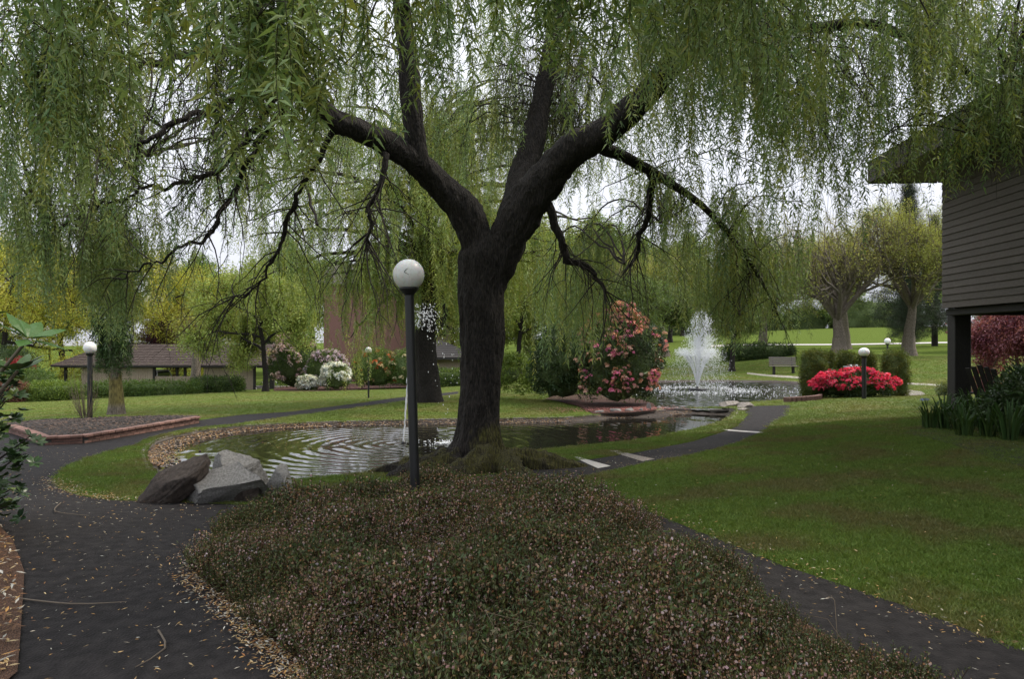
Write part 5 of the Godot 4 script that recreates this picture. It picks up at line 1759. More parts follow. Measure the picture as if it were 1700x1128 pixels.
	var heath := poly([-2.15,-5.10,-1.38,-4.10,-0.94,-3.55,-0.75,-2.60,1.00,-2.30,2.00,-2.90,1.79,-3.60,1.59,-4.15,1.47,-4.70,1.31,-5.45,1.05,-6.55,0.69,-7.50,0.19,-7.95,-0.33,-8.20,-0.99,-8.25,-1.45,-7.90,-1.94,-7.35,-2.30,-7.00,-2.41,-6.40,-2.26,-5.65])
	var mulch := poly([-2.20,-2.60,-2.33,-3.55,-2.64,-4.05,-3.30,-5.10,-3.94,-5.95,-4.64,-6.75,-5.28,-7.25,-4.60,-5.60,-4.40,-2.60])
	struct("path", patch(path, 0.25, func(_x, _z): return 0.016), M.asphalt, "dark asphalt garden path forking round the heath bed")
	struct("soil_bed", patch(heath, 0.3, func(_x, _z): return 0.03), M.litter, "brown leaf-strewn soil under the heath")
	struct("soil_bed", patch(mulch, 0.3, func(_x, _z): return 0.032), M.litter, "bed of brown fallen leaves beside the asphalt path")
	struct("soil_bed", patch(poly([1.06,-24.00,1.90,-21.55,2.10,-19.45,2.51,-19.60,3.14,-19.65,3.88,-20.20,4.15,-22.10,4.00,-23.80,3.06,-25.50,1.69,-26.35]), 0.3, func(_x, _z): return 0.03), M.red_mulch, "red mulch under the pink rhododendron")
	struct("soil_bed", patch(poly([-15.14,-47.90,-12.09,-45.80,-9.74,-48.70,-6.54,-51.10,-7.26,-56.75,-12.20,-61.00,-16.50,-62.50,-18.96,-60.00]), 0.8, func(_x, _z): return 0.03), M.red_mulch, "red mulch bed along the carport end")
	struct("soil_bed", patch(poly([6.11,-11.75,6.05,-10.65,5.85,-9.50,5.71,-8.40,5.85,-7.70,7.77,-9.25,10.41,-13.70,9.28,-14.50,8.15,-14.35,6.89,-12.85]), 0.4, func(_x, _z): return 0.02), M.soil, "dark shaded soil bed by the house post")
	struct("path", patch(poly([20.99,-79.50,38.72,-88.00,50.27,-88.50,63.46,-83.50,65.36,-86.00,51.97,-91.50,40.26,-91.50,22.57,-85.50]), 3.0, func(_x, _z): return 0.06), M.pale_concrete, "pale cart path crossing the far fairway")
	struct("path", patch(poly([15.07,-30.15,15.48,-28.05,15.15,-25.25,14.65,-21.55,15.20,-22.35,15.66,-26.10,15.87,-28.75,15.47,-30.95]), 0.6, func(_x, _z): return 0.02), M.concrete, "grey path across the sunny lawn")
	struct("path", patch(poly([12.54,-40.20,13.19,-36.65,13.70,-34.60,14.28,-36.05,13.73,-38.15,12.85,-41.20]), 0.6, func(_x, _z): return 0.02), M.concrete, "thin path before the park bench")
	struct("pavement", patch(poly([12.96,-25.80,13.94,-26.80,13.65,-25.10,12.90,-23.50,12.14,-23.00,11.84,-23.50]), 0.4, func(_x, _z): return 0.03), M.rock_tan, "grey stone paving beside the red azalea")
	for s in [[[0.97,-11.90,1.04,-11.90,1.37,-10.45,1.17,-10.25], "pale_concrete", "bright white tapering concrete strip across the path"], [[1.61,-12.55,1.74,-12.50,2.09,-11.00,1.87,-10.80], "kerb_stone", "worn grey concrete strip across the path"], [[4.22,-15.25,4.31,-15.40,4.72,-14.10,4.61,-13.85], "pale_concrete", "thin pale joint across the path by the weir"]]:
		struct("pavement", patch(poly(s[0]), 0.2, func(_x, _z): return 0.022), M[s[1]], s[2])
	print("paths ", Time.get_ticks_msec())

	# buildings
	make_house()
	make_carport()
	make_brick_building()
	make_hut()
	make_planter()
	print("buildings ", Time.get_ticks_msec())

	# trees
	var strands := []
	for k in 9:
		var l: float = [0.65, 1.0, 1.5][k / 3]
		strands.append(willow_strand(l, int(l * 52), 0.105))
	var bare := [bare_strand(1.0), bare_strand(1.0)]
	make_willow(strands, bare)
	make_second_willow(strands)
	print("willows ", Time.get_ticks_msec())
	make_trees(strands)
	print("trees ", Time.get_ticks_msec())
	make_shrubs()
	make_irises()
	make_big_leaf_branch()
	print("shrubs ", Time.get_ticks_msec())

	# garden furniture
	var la := make_lamp("tall globe lamp with cracked stained globe standing in the heath bed", on(-0.92, -7.2), 2.22, 0.15, 0.047, 1.0, 0.0)
	la.rotation.z = 0.03
	la.position.x += 0.0
	var cr := MB.new()
	for q in [[-0.03, 0.045, -0.005, 0.025], [-0.005, 0.025, -0.002, 0.012], [-0.002, 0.012, -0.04, -0.01], [-0.04, -0.01, -0.045, -0.04]]:
		var a := Vector3(-q[0], q[1], 0)
		var b := Vector3(-q[2], q[3], 0)
		a.z = sqrt(0.0229 - a.x * a.x - a.y * a.y)
		b.z = sqrt(0.0229 - b.x * b.x - b.y * b.y)
		cr.tube(PackedVector3Array([a, b]), PackedFloat32Array([0.0025, 0.0035]), 4)
	var crack := part("crack", cr.mesh(), M.crack, la)
	crack.position = Vector3(-0.02, 2.22 - la.position.y, 0)
	make_lamp("slim globe lamp on the lawn before the rhododendrons", on(-5.55, -29.15), 1.18, 0.125, 0.035)
	make_lamp("short globe lamp with flattened globe before the red azalea", on(9.81, -21.0), 1.247, 0.148, 0.06, 0.84)
	make_lamp("globe lamp on the sunny lawn behind the clipped conifers", on(17.44, -35.0), 1.516, 0.147, 0.045)
	make_lamp("globe lamp wrapped in dry stems in the brick planter", on(-10.25, -18.3), 1.395, 0.15, 0.06)
	make_car(Vector3(-28.1, -2.23, -59.0))
	make_bicycle(Vector3(-18.55, -2.23, -56.9))
	make_bench(on(14.1, -39.15), -0.12)
	make_garden_chair(on(8.55, -13.2), 1.9)
	make_lantern(on(12.15, -20.0))
	make_fountains()
	# rocks by the near pond
	make_rock("boulder", "large angular grey boulder with a pale split face by the pond end", on(-3.02, -8.05, 0.16), Vector3(1.05, 0.7, 0.65), Vector3(0.2, 0.3, -0.15), M.rock_grey, 12, 14, 0.09, "boulders at the pond end")
	make_rock("boulder", "flat-topped grey boulder behind the large split one", on(-3.12, -8.5, 0.26), Vector3(0.8, 0.42, 0.5), Vector3(0.05, 0.6, 0.02), M.rock_grey, 23, 13, 0.09, "boulders at the pond end")
	make_rock("boulder", "dark brown slab of rock leaning at the path edge", on(-3.58, -7.95, 0.14), Vector3(0.36, 0.78, 0.5), Vector3(0.1, 0.2, -0.75), M.rock_brown, 31, 9, 0.08, "boulders at the pond end")
	make_rock("boulder", "rounded grey boulder beside the heath", on(-2.58, -8.35, 0.12), Vector3(0.34, 0.42, 0.36), Vector3(0, 0.4, 0.1), M.rock_grey, 44, 8, 0.07, "boulders at the pond end")
	make_rock("boulder", "small dark rock wedged between the grey boulders", on(-2.75, -8.0, 0.08), Vector3(0.3, 0.34, 0.3), Vector3(0.3, 0, 0.3), M.rock_brown, 52, 8, 0.04, "boulders at the pond end")
	make_rock("boulder", "small brown rock behind the leaning slab", on(-3.72, -8.4, 0.1), Vector3(0.32, 0.26, 0.3), Vector3(0, 0.5, 0), M.rock_brown, 61, 8, 0.04, "boulders at the pond end")
	for q in [[6.05, -20.9, 0.5, 0.24, "largest pale rounded stone at the weir plank's end"], [6.45, -20.75, 0.42, 0.2, "pale rounded stone between the largest one and the path"], [6.25, -20.2, 0.34, 0.12, "flat pale stone sunk in the bank below the weir"], [6.0, -19.4, 0.3, 0.1, "smallest flat pale stone on the bank beside the path bend"]]:
		make_rock("flat_stone", q[4], on(q[0], q[1], 0.03), Vector3(q[2], q[3], q[2]), Vector3(0, q[0] * 5, 0), M.rock_tan, int(q[0] * 100), 7, 0.04, "pale stones by the weir")
	for q in [[2.75, -20.05, 0.32, 0.22], [3.15, -20.1, 0.22, 0.2], [3.45, -20.15, 0.16, 0.14], [3.75, -20.55, 0.24, 0.3], [2.3, -19.8, 0.25, 0.14], [4.05, -20.7, 0.2, 0.14]]:
		make_rock("edging_stone", "grey edging stone at the water below the pink rhododendron", on(q[0], q[1], 0.02), Vector3(q[2], q[3], q[2] * 0.8), Vector3(0, q[0] * 7, 0), M.rock_grey, int(q[0] * 130), 7, 0.05, "stones below the rhododendron")
	# weir
	var sill := MB.new()
	for k in 12:
		var t0 := k / 12.0
		var t1 := (k + 1) / 12.0
		var rows := []
		for t in [t0, t1]:
			var u: Vector2 = Vector2(3.95, -21.5).lerp(Vector2(6.2, -20.72), t) + Vector2(0.05, -0.12) * sin(t * PI)
			var l: Vector2 = Vector2(3.85, -20.25).lerp(Vector2(6.15, -20.0), t) + Vector2(0, -0.45) * sin(t * PI)
			rows.append([Vector3(u.x, WATER_B - 0.02, u.y - 0.4), Vector3(u.x, WATER_B - 0.012, u.y), u3(u.lerp(l, 0.5), WATER_B - 0.05), u3(l, WATER_A - 0.02), u3(l + Vector2(0, 0.4), WATER_A - 0.3)])
		for j in 4: sill.quad(rows[0][j + 1], rows[1][j + 1], rows[1][j], rows[0][j])
	tag(part("weir_sill", sill.mesh(), M.shore, self), "sloping stony weir sill between the two ponds", "weir")
	for q in [[4.05, -21.35, 4.98, -20.95, "dark weir plank by the rhododendron stones"], [5.45, -20.75, 6.08, -20.72, "dark weir plank by the pale stones"]]:
		var a := Vector3(q[0], WATER_B + 0.005, q[1])
		var b := Vector3(q[2], WATER_B + 0.005, q[3])
		var mb := MB.new()
		mb.box(Transform3D(), Vector3(a.distance_to(b), 0.2, 0.07), 0.008)
		var w := part("weir_plank", mb.mesh(), M.weathered_wood, self)
		w.position = (a + b) * 0.5 - Vector3(0, 0.07, 0)
		w.rotation.y = atan2(-(b.z - a.z), b.x - a.x)
		tag(w, q[4], "plank")
	# low curved retaining edge by the tall clipped conifer
	var eb := thing("brick_edging", "low dark curved brick edging at the foot of the clipped conifer", "edging", on(8.2, -21.6))
	for k in 14:
		var t := k / 13.0
		var p := Vector2(7.75, -21.2).lerp(Vector2(9.0, -22.0), t) + Vector2(0.25, 0.28) * sin(t * PI) * 0.8
		var mb := MB.new()
		mb.box(Transform3D(), Vector3(0.11, 0.24, 0.2), 0.008)
		var w := part("brick", mb.mesh(), M.brick_0, eb)
		w.position = on(p.x, p.y, 0.03) - eb.position
		w.rotation.y = 0.5 - t
	# utility cabinet
	var cab := thing("utility_cabinet", "grey metal utility cabinet between the clipped conifers", "cabinet", on(10.42, -23.1))
	var cm := MB.new()
	cm.box(Transform3D(Basis(), Vector3(0, 0.42, 0)), Vector3(0.36, 0.95, 0.3), 0.015)
	part("body", cm.mesh(), M.grey_paint, cab)
	cm = MB.new()
	cm.box(Transform3D(Basis(), Vector3(0, 0.915, 0)), Vector3(0.4, 0.03, 0.34), 0.008)
	part("lid", cm.mesh(), M.grey_paint, cab)
	for k in 4:
		cm = MB.new()
		cm.lathe([[0.0, 0.93], [0.028, 0.93], [0.034, 0.985], [0.0, 0.985]], 10, Vector3(-0.13 + k * 0.088, 0, 0.02))
		part("knob", cm.mesh(), M.white_paint if k % 2 else M.brick_1, cab)
	# a fallen twig on the path
	var tw := MB.new()
	for q in [[-4.55, -7.6, -4.3, -7.1, -3.9, -6.95, "curled pale twig on the path below the lawn spit"], [-3.1, -4.6, -2.6, -4.45, -2.3, -4.5, "long straight twig on the path by the leaf bed"], [-1.9, -4.05, -1.75, -3.8, -1.8, -3.6, "short hooked twig on the path near the heath corner"]]:
		var s := smooth_path(PackedVector3Array([on(q[0], q[1], 0.028), on(q[2], q[3], 0.034), on(q[4], q[5], 0.028)]), [0.006, 0.005, 0.002], 0.08)
		tw = MB.new()
		tw.tube(s[0], s[1], 5)
		tag(part("fallen_twig", tw.mesh(), M.pale_twig, self), q[6], "twig", "fallen twigs on the path")
	make_ground_cover(path, poly([-6.00,-3.00,-6.00,-0.30,6.50,-0.30,6.20,-2.40,2.58,-3.80,2.29,-4.40,1.85,-5.15,1.48,-6.15,1.15,-7.20,0.90,-8.30,0.58,-9.00,1.18,-9.80,1.97,-10.70,2.71,-11.30,3.85,-12.65,5.38,-15.45,6.39,-17.45,7.46,-20.15,6.15,-20.65,5.69,-18.15,4.67,-15.70,3.22,-13.40,2.04,-12.15,1.20,-11.50,0.58,-11.10,0.08,-10.35,-0.70,-9.75,-1.25,-9.75,-1.80,-9.00,-2.22,-8.15,-2.46,-7.70,-3.68,-7.90,-4.23,-7.90,-4.69,-8.15,-5.13,-8.55,-5.62,-9.20,-6.28,-10.60,-6.55,-11.60,-6.71,-12.90,-6.63,-14.55,-6.41,-15.70,-6.23,-17.30,-5.68,-19.20,-4.95,-21.35,-4.04,-24.05,-3.19,-26.55,-2.04,-30.00,-2.67,-39.30,-3.79,-31.55,-4.96,-24.80,-6.17,-20.85,-7.07,-19.65,-7.33,-17.55,-7.10,-17.00,-7.59,-13.30,-8.05,-13.00,-9.70,-14.70,-18.19,-21.65,-12.41,-13.15]), heath, mulch)
	print("cover ", Time.get_ticks_msec())

func make_trees(strands: Array) -> void:
	var spray_fine := leaf_spray(26, 0.32, 0.085, 0.42)
	var spray_far := leaf_spray(26, 0.5, 0.15, 0.5)
	var spray_big := leaf_spray(30, 0.8, 0.24, 0.55)
	var spray_few := leaf_spray(10, 0.32, 0.09, 0.6)
	var needle := leaf_spray(46, 0.45, 0.24, 0.12, 0.25)
	# slender tree in the lawn behind the planter, cloaked in hanging leaves
	var root := thing("slender_tree", "slender tree with yellow mossy foot cloaked in hanging leaves behind the planter", "tree", on(-10.3, -19.65))
	var mb := MB.new()
	var moss := func(p: Vector3, _d: Vector3) -> Color:
		return Color(1.6, 1.5, 0.4) if p.y > 0.25 and p.y < 1.0 + noise.get_noise_3d(p.x * 90, p.y * 90, p.z * 90) * 0.8 else Color(1, 1, 1)
	var sm := smooth_path(PackedVector3Array([Vector3(0, -0.2, 0), Vector3(0, 0.2, 0), Vector3(-0.03, 0.9, 0), Vector3(-0.1, 2.0, 0), Vector3(-0.12, 3.4, 0.1), Vector3(-0.2, 5.2, 0.2)]), [0.28, 0.2, 0.15, 0.14, 0.12, 0.06], 0.15)
	mb.tube(sm[0], sm[1], 18, noise, 0.12, [], moss)
	part("trunk", mb.mesh(), M.pale_bark, root)
	var bm := MB.new()
	var pl := []
	var tn := []
	for k in 190:
		var a := rng.randf() * TAU
		var y := rng.randf_range(1.6, 5.6)
		var rr := rng.randf_range(0.1, 0.75) * (0.55 + 0.25 * (y - 1.6) / 2.0)
		var e := Vector3(-0.1 + cos(a) * rr, y, sin(a) * rr)
		bm.tube(PackedVector3Array([Vector3(-0.1, y - 0.4, 0.03), e]), PackedFloat32Array([0.012, 0.004]), 3)
		for j in 5:
			pl.append(Transform3D(Basis.from_euler(Vector3(0, rng.randf() * TAU, 0)) * Basis.from_scale(Vector3(1.1, rng.randf_range(0.7, 1.1), 1.1)), e + rand_dir() * 0.12))
			tn.append(shade_of(Color(0.055, 0.105, 0.03), 0.3))
	part("branches", bm.mesh(), M.twig, root).set_meta("kind", "stuff")
	scatter("crown", strands[1], M.leaves, pl, tn, root, "stuff")

	var yellow := {"levels": 3, "kids": [9, 6, 5], "ratio": 0.6, "angle": 1.25, "lift": 0.02, "wobble": 0.16, "leaves": 3, "spread": 0.6, "spray": spray_far, "stem": 0.62, "first": 0.25,
		"colours": [Color(0.43, 0.44, 0.06), Color(0.35, 0.39, 0.06), Color(0.50, 0.48, 0.08)], "bark": M.bark, "fill": 0.8}
	var yt := make_tree("yellow_tree", "yellow-leaved layered tree rising behind the carport roof", on(-33, -64), 12.5, 0.22, yellow, "yellow trees behind the carport")
	copy_of(yt, on(-40.5, -60), 2.0, 1.05, "yellow-leaved layered tree beyond the red hedge")
	copy_of(yt, on(-27.5, -69), 4.1, 0.85, "yellow-leaved tree behind the middle of the carport roof")
	copy_of(yt, on(-47, -66), 5.0, 1.1, "tall yellow-leaved tree beyond the red hedge")
	var pol := {"levels": 3, "kids": [7, 6, 4], "ratio": 0.85, "angle": 0.75, "lift": 0.16, "wobble": 0.12, "leaves": 1, "spread": 0.3, "spray": spray_far, "stem": 0.24, "first": 0.75,
		"colours": [Color(0.30, 0.30, 0.05), Color(0.26, 0.27, 0.06)], "bark": M.pale_bark, "fill": 0.3}
	make_tree("pollarded_tree", "pale pollarded tree with thin upright shoots before the carport", on(-21.2, -50.5), 8.6, 0.34, pol)
	var feather := {"levels": 3, "kids": [8, 6, 5], "ratio": 0.62, "angle": 1.0, "lift": -0.05, "wobble": 0.16, "leaves": 3, "spread": 0.45, "spray": spray_far, "stem": 0.55, "first": 0.3,
		"colours": [Color(0.30, 0.37, 0.09), Color(0.24, 0.32, 0.08), Color(0.36, 0.40, 0.11)], "bark": M.bark}
	var ft := make_tree("feathery_tree", "light green feathery tree spreading over the carport end", on(-15.2, -46.5), 8.2, 0.16, feather)
	copy_of(ft, on(-5.0, -62), 3.0, 1.25, "light green tree behind the hut roof")
	copy_of(ft, on(0.5, -58), 4.2, 1.2, "light green tree beyond the willow trunk")
	# maples on the fairway side
	var maple := {"levels": 4, "kids": [9, 6, 5, 4], "ratio": 0.72, "angle": 0.72, "lift": 0.07, "wobble": 0.1, "leaves": 1, "spread": 0.25, "spray": spray_few, "stem": 0.15, "first": 0.75, "reach": 4.3,
		"colours": [Color(0.38, 0.37, 0.10), Color(0.32, 0.30, 0.10), Color(0.42, 0.42, 0.12)], "bark": M.pale_bark, "fill": 0.55, "loose": 0.05}
	make_tree("vase_shaped_maple", "vase-shaped maple with bare fine twigs behind the clipped conifers", on(20.2, -46.5), 9.6, 0.4, maple)
	var maple2 := maple.duplicate()
	maple2.merge({"fill": 0.85, "spray": spray_fine, "colours": [Color(0.40, 0.44, 0.10), Color(0.34, 0.38, 0.10)], "stem": 0.2, "reach": 4.6}, true)
	var mt := make_tree("budding_maple", "maple in yellow-green bud with a ruddy trunk near the house", on(25.0, -47.5), 11.5, 0.36, maple2)
	copy_of(mt, on(17.3, -52.0), 1.2, 0.85, "budding maple growing out of the low hedge")
	copy_of(mt, on(12.5, -62.0), 3.2, 0.95, "budding maple behind the fountain plume")
	copy_of(mt, on(31, -70.0), 4.0, 1.1, "budding maple beyond the fairway path")
	# small drooping tree by the upper pond
	var dark := {"levels": 3, "kids": [7, 6, 4], "ratio": 0.62, "angle": 1.0, "lift": -0.02, "wobble": 0.15, "leaves": 3, "spread": 0.35, "spray": spray_fine, "stem": 0.5, "first": 0.4,
		"colours": [Color(0.14, 0.21, 0.055), Color(0.18, 0.25, 0.06), Color(0.10, 0.16, 0.045)], "bark": M.bark}
	var dt := make_tree("small_green_tree", "small green tree on the far bank of the fountain pond", on(12.4, -42.5), 5.2, 0.15, dark)
	copy_of(dt, on(9.2, -47), 2.2, 1.25, "small green tree seen through the fountain spray")
	copy_of(dt, on(6.3, -40), 3.6, 1.1, "small green tree behind the pink rhododendron")
	# woods behind
	var wood := {"levels": 3, "kids": [9, 7, 5], "ratio": 0.6, "angle": 0.95, "lift": 0.03, "wobble": 0.15, "leaves": 3, "spread": 0.8, "spray": spray_big, "stem": 0.6, "first": 0.3,
		"colours": [Color(0.19, 0.27, 0.06), Color(0.25, 0.31, 0.07), Color(0.14, 0.21, 0.055)], "bark": M.bark}
	var wt := make_tree("woodland_tree", "broad green tree beyond the brick building", on(-3, -82), 15, 0.35, wood, "woodland trees beyond the garden")
	for q in [[5, -74, 0.8], [12, -92, 1.0], [-14, -88, 0.9], [-24, -92, 0.95], [2, -100, 1.1], [22, -105, 0.9], [-36, -88, 0.85], [-50, -84, 0.9], [-60, -75, 1.0], [9, -66, 0.6], [34, -150, 1.1], [52, -165, 1.2], [72, -170, 1.1], [95, -160, 1.2], [15, -140, 1.2], [-9, -110, 1.1], [37, -57, 0.6], [44, -63, 0.75], [53, -58, 0.8], [62, -66, 0.9]]:
		copy_of(wt, on(q[0], q[1]), q[0] * 1.7, q[2], "broad green woodland tree standing beyond the garden")
	for q in [[46, -168, 9, 6], [56, -172, 10, 7], [66, -170, 9, 5.5], [77, -168, 11, 7], [88, -172, 9, 6], [36, -165, 9, 6.5], [26, -160, 9, 6], [16, -150, 9, 6]]:
		make_shrub("far_thicket", "rounded green thicket along the far edge of the fairway", "thicket", on(q[0], q[1], -0.38 * q[3]), Vector3(q[2] * 1.4, q[3] * 1.4, 6), {"leaves": 500, "spray": spray_big, "colours": [Color(0.13, 0.19, 0.06), Color(0.19, 0.25, 0.07), Color(0.10, 0.15, 0.05)], "lump": 0.3}, "thickets along the far fairway")
	var pink := wood.duplicate()
	pink.merge({"colours": [Color(0.16, 0.06, 0.09), Color(0.12, 0.045, 0.07)], "spray": spray_far, "leaves": 2}, true)
	make_tree("purple_plum_tree", "purple-leaved plum tree behind the carport roof", on(-30.5, -68), 6.2, 0.15, pink)
	# conifers
	var co := thing("conifer", "tall dark conifer beyond the budding maple", "tree", on(40, -76), 0.0, "dark conifers")
	var cm := MB.new()
	cm.tube(PackedVector3Array([Vector3(0, -0.3, 0), Vector3(0, 8, 0), Vector3(0, 17, 0)]), PackedFloat32Array([0.4, 0.25, 0.05]), 10)
	pl = []
	tn = []
	for k in 150:
		var y := lerpf(2.0, 16.8, pow(k / 150.0, 0.8))
		var a := k * 2.4
		var reach := (17.4 - y) * 0.30 * rng.randf_range(0.7, 1.15)
		var e := Vector3(cos(a) * reach, y + reach * 0.12, sin(a) * reach)
		cm.tube(PackedVector3Array([Vector3(0, y - 0.2, 0), e]), PackedFloat32Array([0.05, 0.015]), 4)
		for j in int(3 + reach * 4):
			var t := rng.randf()
			pl.append(Transform3D(Basis.from_euler(Vector3(rng.randf_range(-0.4, 0.4), rng.randf() * TAU, rng.randf_range(-0.4, 0.4))).scaled(Vector3.ONE * rng.randf_range(0.8, 1.3)), Vector3(0, y - 0.2, 0).lerp(e, t) + rand_dir() * 0.3))
			tn.append(shade_of(Color(0.035, 0.055, 0.028), 0.3))
	part("trunk", cm.mesh(), M.bark, co)
	scatter("crown", needle, M.leaves, pl, tn, co)
	copy_of(co, on(-26, -80), 1.0, 0.75, "dark conifer behind the pollarded tree")
	copy_of(co, on(46, -82), 2.0, 0.85, "dark conifer standing behind the tall one")
	copy_of(co, on(30.5, -58), 3.0, 0.42, "low dark conifer beside the budding maple")
	# japanese maple
	var jm := {"levels": 3, "kids": [6, 5, 4], "ratio": 0.68, "angle": 1.15, "lift": 0.0, "wobble": 0.2, "leaves": 4, "spread": 0.28, "spray": leaf_spray(24, 0.2, 0.055, 0.6, 0.2), "stem": 0.5, "first": 0.35,
		"colours": [Color(0.34, 0.11, 0.15), Color(0.27, 0.08, 0.12), Color(0.44, 0.18, 0.22)], "bark": M.pale_bark}
	make_tree("japanese_maple", "purple-red japanese maple beyond the house post", on(12.3, -18.2), 2.6, 0.05, jm)

func make_shrubs() -> void:
	var sp_hedge := leaf_spray(18, 0.10, 0.045, 0.5, 0.0, false)
	var sp_shrub := leaf_spray(16, 0.16, 0.09, 0.38, 0.15, false)
	var sp_far := leaf_spray(16, 0.22, 0.11, 0.42, 0.1, false)
	var sp_thuja := leaf_spray(22, 0.09, 0.06, 0.25, -0.3, false)
	var tr := truss(7, 0.05, 0.05)
	var tr_far := truss(8, 0.10, 0.085)
	var g_dark := [Color(0.035, 0.065, 0.02), Color(0.05, 0.085, 0.025)]
	var g_mid := [Color(0.085, 0.145, 0.03), Color(0.11, 0.165, 0.035)]
	var g_light := [Color(0.15, 0.215, 0.035), Color(0.12, 0.18, 0.03)]
	# hedges before the carport
	make_shrub("clipped_hedge", "bright green rounded hedge at the carport's dark end", "hedge", on(-26.4, -43.5, -0.05), Vector3(2.7, 1.05, 1.4), {"square": 4.0, "leaves": 900, "spray": sp_far, "colours": g_light, "lump": 0.06})
	make_shrub("clipped_hedge", "long loose green hedge along the carport wall", "hedge", on(-22.2, -45.5, -0.05), Vector3(6.6, 0.85, 1.2), {"square": 6.0, "leaves": 1500, "spray": sp_far, "colours": g_mid, "lump": 0.1})
	make_shrub("clipped_hedge", "dark green boxed hedge before the carport's right-hand wall panel".replace("right-hand ", "last "), "hedge", on(-18.3, -46.8, -0.05), Vector3(3.0, 0.92, 1.2), {"square": 7.0, "leaves": 900, "spray": sp_far, "colours": g_dark + g_mid, "lump": 0.04})
	make_shrub("red_hedge", "red-leaved clipped hedge beside the bright green one", "hedge", on(-29.2, -43.2, -0.05), Vector3(2.9, 1.1, 1.2), {"square": 5.0, "leaves": 900, "spray": sp_far, "colours": [Color(0.2, 0.07, 0.065), Color(0.15, 0.09, 0.05)], "lump": 0.05})
	make_shrub("green_shrub", "round green shrub behind the red hedge", "shrub", on(-29.5, -46, 0), Vector3(3.4, 1.9, 2.0), {"leaves": 800, "spray": sp_far, "colours": g_mid})
	make_shrub("red_shrub", "small crimson-leaved shrub behind the red hedge", "shrub", on(-32, -49, 0.2), Vector3(2.0, 2.3, 2.0), {"leaves": 500, "spray": sp_far, "colours": [Color(0.25, 0.02, 0.03)]})
	make_shrub("dark_shrub", "dark green shrub at the carport's dark end", "shrub", on(-35.5, -53, 0), Vector3(4.5, 3.4, 3.0), {"leaves": 1100, "spray": sp_far, "colours": g_dark})
	# rhododendrons by the brick building
	make_shrub("white_azalea", "small white azalea mound on the red mulch", "shrub", on(-13.3, -49, -0.05), Vector3(1.2, 0.95, 1.0), {"leaves": 160, "spray": sp_far, "colours": g_mid, "bloom": tr_far, "blooms": 330, "petals": [Color(0.78, 0.78, 0.76)]})
	make_shrub("white_azalea", "tall white azalea covered in bloom", "shrub", on(-11.4, -48.8, -0.05), Vector3(1.75, 1.75, 1.4), {"leaves": 240, "spray": sp_far, "colours": g_mid, "bloom": tr_far, "blooms": 620, "petals": [Color(0.78, 0.78, 0.76)]})
	make_shrub("lilac_rhododendron", "pale lilac rhododendron behind the white azaleas", "shrub", on(-12.6, -51, -0.05), Vector3(2.8, 2.7, 2.4), {"leaves": 600, "spray": sp_far, "colours": g_mid, "bloom": tr_far, "blooms": 380, "petals": [Color(0.52, 0.4, 0.5), Color(0.62, 0.52, 0.6)]})
	make_shrub("cream_rhododendron", "cream and pink rhododendron at the carport end", "shrub", on(-15.2, -52.5, -0.05), Vector3(3.4, 3.8, 2.6), {"leaves": 900, "spray": sp_far, "colours": g_dark + g_mid, "bloom": tr_far, "blooms": 420, "petals": [Color(0.62, 0.5, 0.46), Color(0.6, 0.42, 0.44)]})
	make_shrub("rhododendron_bush", "broad green rhododendron bush with a few orange tips behind the lawn lamp", "shrub", on(-9.1, -50.5, -0.05), Vector3(3.2, 2.7, 2.4), {"leaves": 900, "spray": sp_far, "colours": g_mid, "bloom": tr_far, "blooms": 60, "petals": [Color(0.5, 0.14, 0.05), Color(0.4, 0.3, 0.15)]})
	make_shrub("rhododendron_bush", "broad green rhododendron bush before the dark hut", "shrub", on(-6.6, -50, -0.05), Vector3(3.0, 2.5, 2.4), {"leaves": 900, "spray": sp_far, "colours": g_mid, "bloom": tr_far, "blooms": 40, "petals": [Color(0.5, 0.45, 0.3)]})
	make_shrub("clipped_hedge", "flat-topped dark clipped hedge before the hut", "hedge", on(-3.3, -49.5, -0.05), Vector3(5.2, 1.0, 1.2), {"square": 8.0, "leaves": 1300, "spray": sp_far, "colours": g_dark + g_light, "lump": 0.02})
	# across the near pond
	var side := func(d: Vector3) -> bool: return d.x > -0.25 or d.y > 0.45 or rng.randf() < 0.25
	make_shrub("pink_rhododendron", "large pink flowering rhododendron on the bank between the ponds", "shrub", on(3.1, -21.9, -0.1), Vector3(2.35, 2.95, 2.0), {"leaves": 1900, "spray": sp_shrub, "colours": g_dark + [Color(0.09, 0.125, 0.03)], "bloom": tr, "blooms": 820, "clumps": 85, "where": side, "lump": 0.2,
		"petals": [Color(0.74, 0.32, 0.34), Color(0.76, 0.40, 0.28), Color(0.74, 0.48, 0.40), Color(0.72, 0.22, 0.38)], "leaf_mat": M.glossy_leaves})
	make_shrub("dark_shrub", "dark evergreen shrub close beside the pink rhododendron", "shrub", on(1.55, -23.2, -0.05), Vector3(2.0, 2.3, 1.8), {"leaves": 1200, "spray": sp_shrub, "colours": g_dark, "lump": 0.2, "leaf_mat": M.glossy_leaves})
	make_shrub("leafy_bush", "open light green bush by the willow trunk across the pond", "shrub", on(-0.05, -24.2, 0.1), Vector3(1.5, 1.35, 1.2), {"leaves": 420, "spray": sp_shrub, "colours": g_light, "inner": 0.35, "lump": 0.25})
	make_shrub("grey_green_bush", "pale grey-green bush behind the pink rhododendron by the fountain", "shrub", on(5.4, -36.5, 0), Vector3(2.4, 2.6, 2.0), {"leaves": 900, "spray": sp_far, "colours": [Color(0.15, 0.2, 0.08), Color(0.12, 0.17, 0.06)], "lump": 0.2})
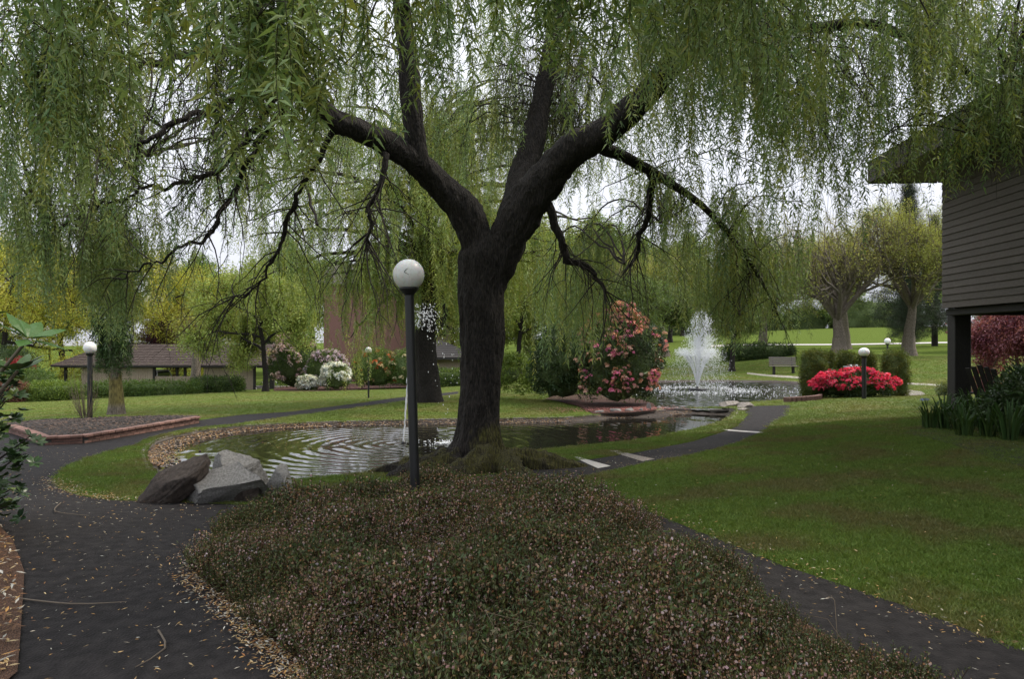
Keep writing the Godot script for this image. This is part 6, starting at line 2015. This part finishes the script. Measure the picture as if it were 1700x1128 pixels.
	# round the red azalea
	make_shrub("red_azalea", "bright red-pink azalea in full bloom behind the short lamp", "shrub", on(10.1, -22.3, -0.05), Vector3(2.25, 0.85, 1.2), {"leaves": 500, "spray": sp_shrub, "colours": g_dark, "bloom": tr, "blooms": 1150, "clumps": 90, "lump": 0.25, "where": func(d): return d.y > -0.2,
		"petals": [Color(0.74, 0.045, 0.13), Color(0.79, 0.08, 0.19), Color(0.82, 0.15, 0.25)]})
	for q in [[9.15, -22.9, 0.64, 1.45, "tall box-shaped clipped conifer nearest the water".replace("nearest the water", "at the water's edge")], [10.1, -24.2, 0.48, 1.42, "narrow clipped conifer beside the grey cabinet on its pond side"], [10.76, -24.3, 0.48, 1.42, "round-topped clipped conifer right behind the grey cabinet"], [11.3, -24.0, 0.42, 1.38, "clipped conifer half hidden by the lamp pole"], [11.85, -23.3, 0.66, 1.42, "broad clipped conifer at the azalea's lawn end"]]:
		make_shrub("clipped_conifer", q[4], "conifer", on(q[0], q[1], -0.05), Vector3(q[2], q[3], q[2]), {"square": 5.0, "leaves": 1100, "spray": sp_thuja, "colours": [Color(0.10, 0.125, 0.02), Color(0.07, 0.10, 0.02), Color(0.14, 0.155, 0.03)], "lump": 0.05, "inner": 0.88}, "clipped conifers round the azalea")
	make_shrub("clipped_hedge", "low dark hedge under the far budding maple beyond the bench", "hedge", on(16.3, -49.8, -0.05), Vector3(4.6, 0.95, 1.2), {"square": 5.0, "leaves": 900, "spray": sp_far, "colours": g_dark, "lump": 0.06})
	make_shrub("clipped_hedge", "tall green clipped hedge beyond the japanese maple", "hedge", on(27.5, -42, -0.05), Vector3(4.0, 1.6, 1.6), {"square": 5.0, "leaves": 1000, "spray": sp_far, "colours": g_mid, "lump": 0.06})
	make_shrub("dark_shrub", "dark glossy shrub in the shaded bed by the garden chair", "shrub", on(8.0, -11.2, -0.05), Vector3(1.5, 1.05, 1.4), {"leaves": 900, "spray": sp_shrub, "colours": g_dark, "lump": 0.2, "leaf_mat": M.glossy_leaves})
	make_shrub("low_shrub", "low pale green plant edging the sunny lawn path", "shrub", on(13.6, -22.8, -0.05), Vector3(1.3, 0.35, 0.6), {"leaves": 260, "spray": sp_shrub, "colours": [Color(0.16, 0.19, 0.08)]})
	# dry stems round the planter lamp
	var root := thing("dry_shrub", "bare dry twiggy shrub round the planter lamp", "shrub", on(-10.25, -18.1))
	var mb := MB.new()
	for k in 46:
		var a := rng.randf() * TAU
		var h := rng.randf_range(0.3, 1.3)
		var e := Vector3(cos(a) * rng.randf_range(0.1, 0.45), h, sin(a) * 0.3)
		mb.tube(PackedVector3Array([Vector3(cos(a) * 0.06, 0, sin(a) * 0.06), Vector3(e.x * 0.8, h * 0.5, e.z * 0.5), e]), PackedFloat32Array([0.007, 0.005, 0.002]), 3)
	part("stems", mb.mesh(), M.pale_twig, root)
	var pl := []
	var tn := []
	for k in 80:
		pl.append(Transform3D(Basis().scaled(Vector3.ONE * 0.5), Vector3(rng.randfn() * 0.2, rng.randf_range(0.2, 1.25), rng.randfn() * 0.15)))
		tn.append(shade_of(Color(0.12, 0.13, 0.05), 0.3))
	scatter("foliage", sp_hedge, M.leaves, pl, tn, root)
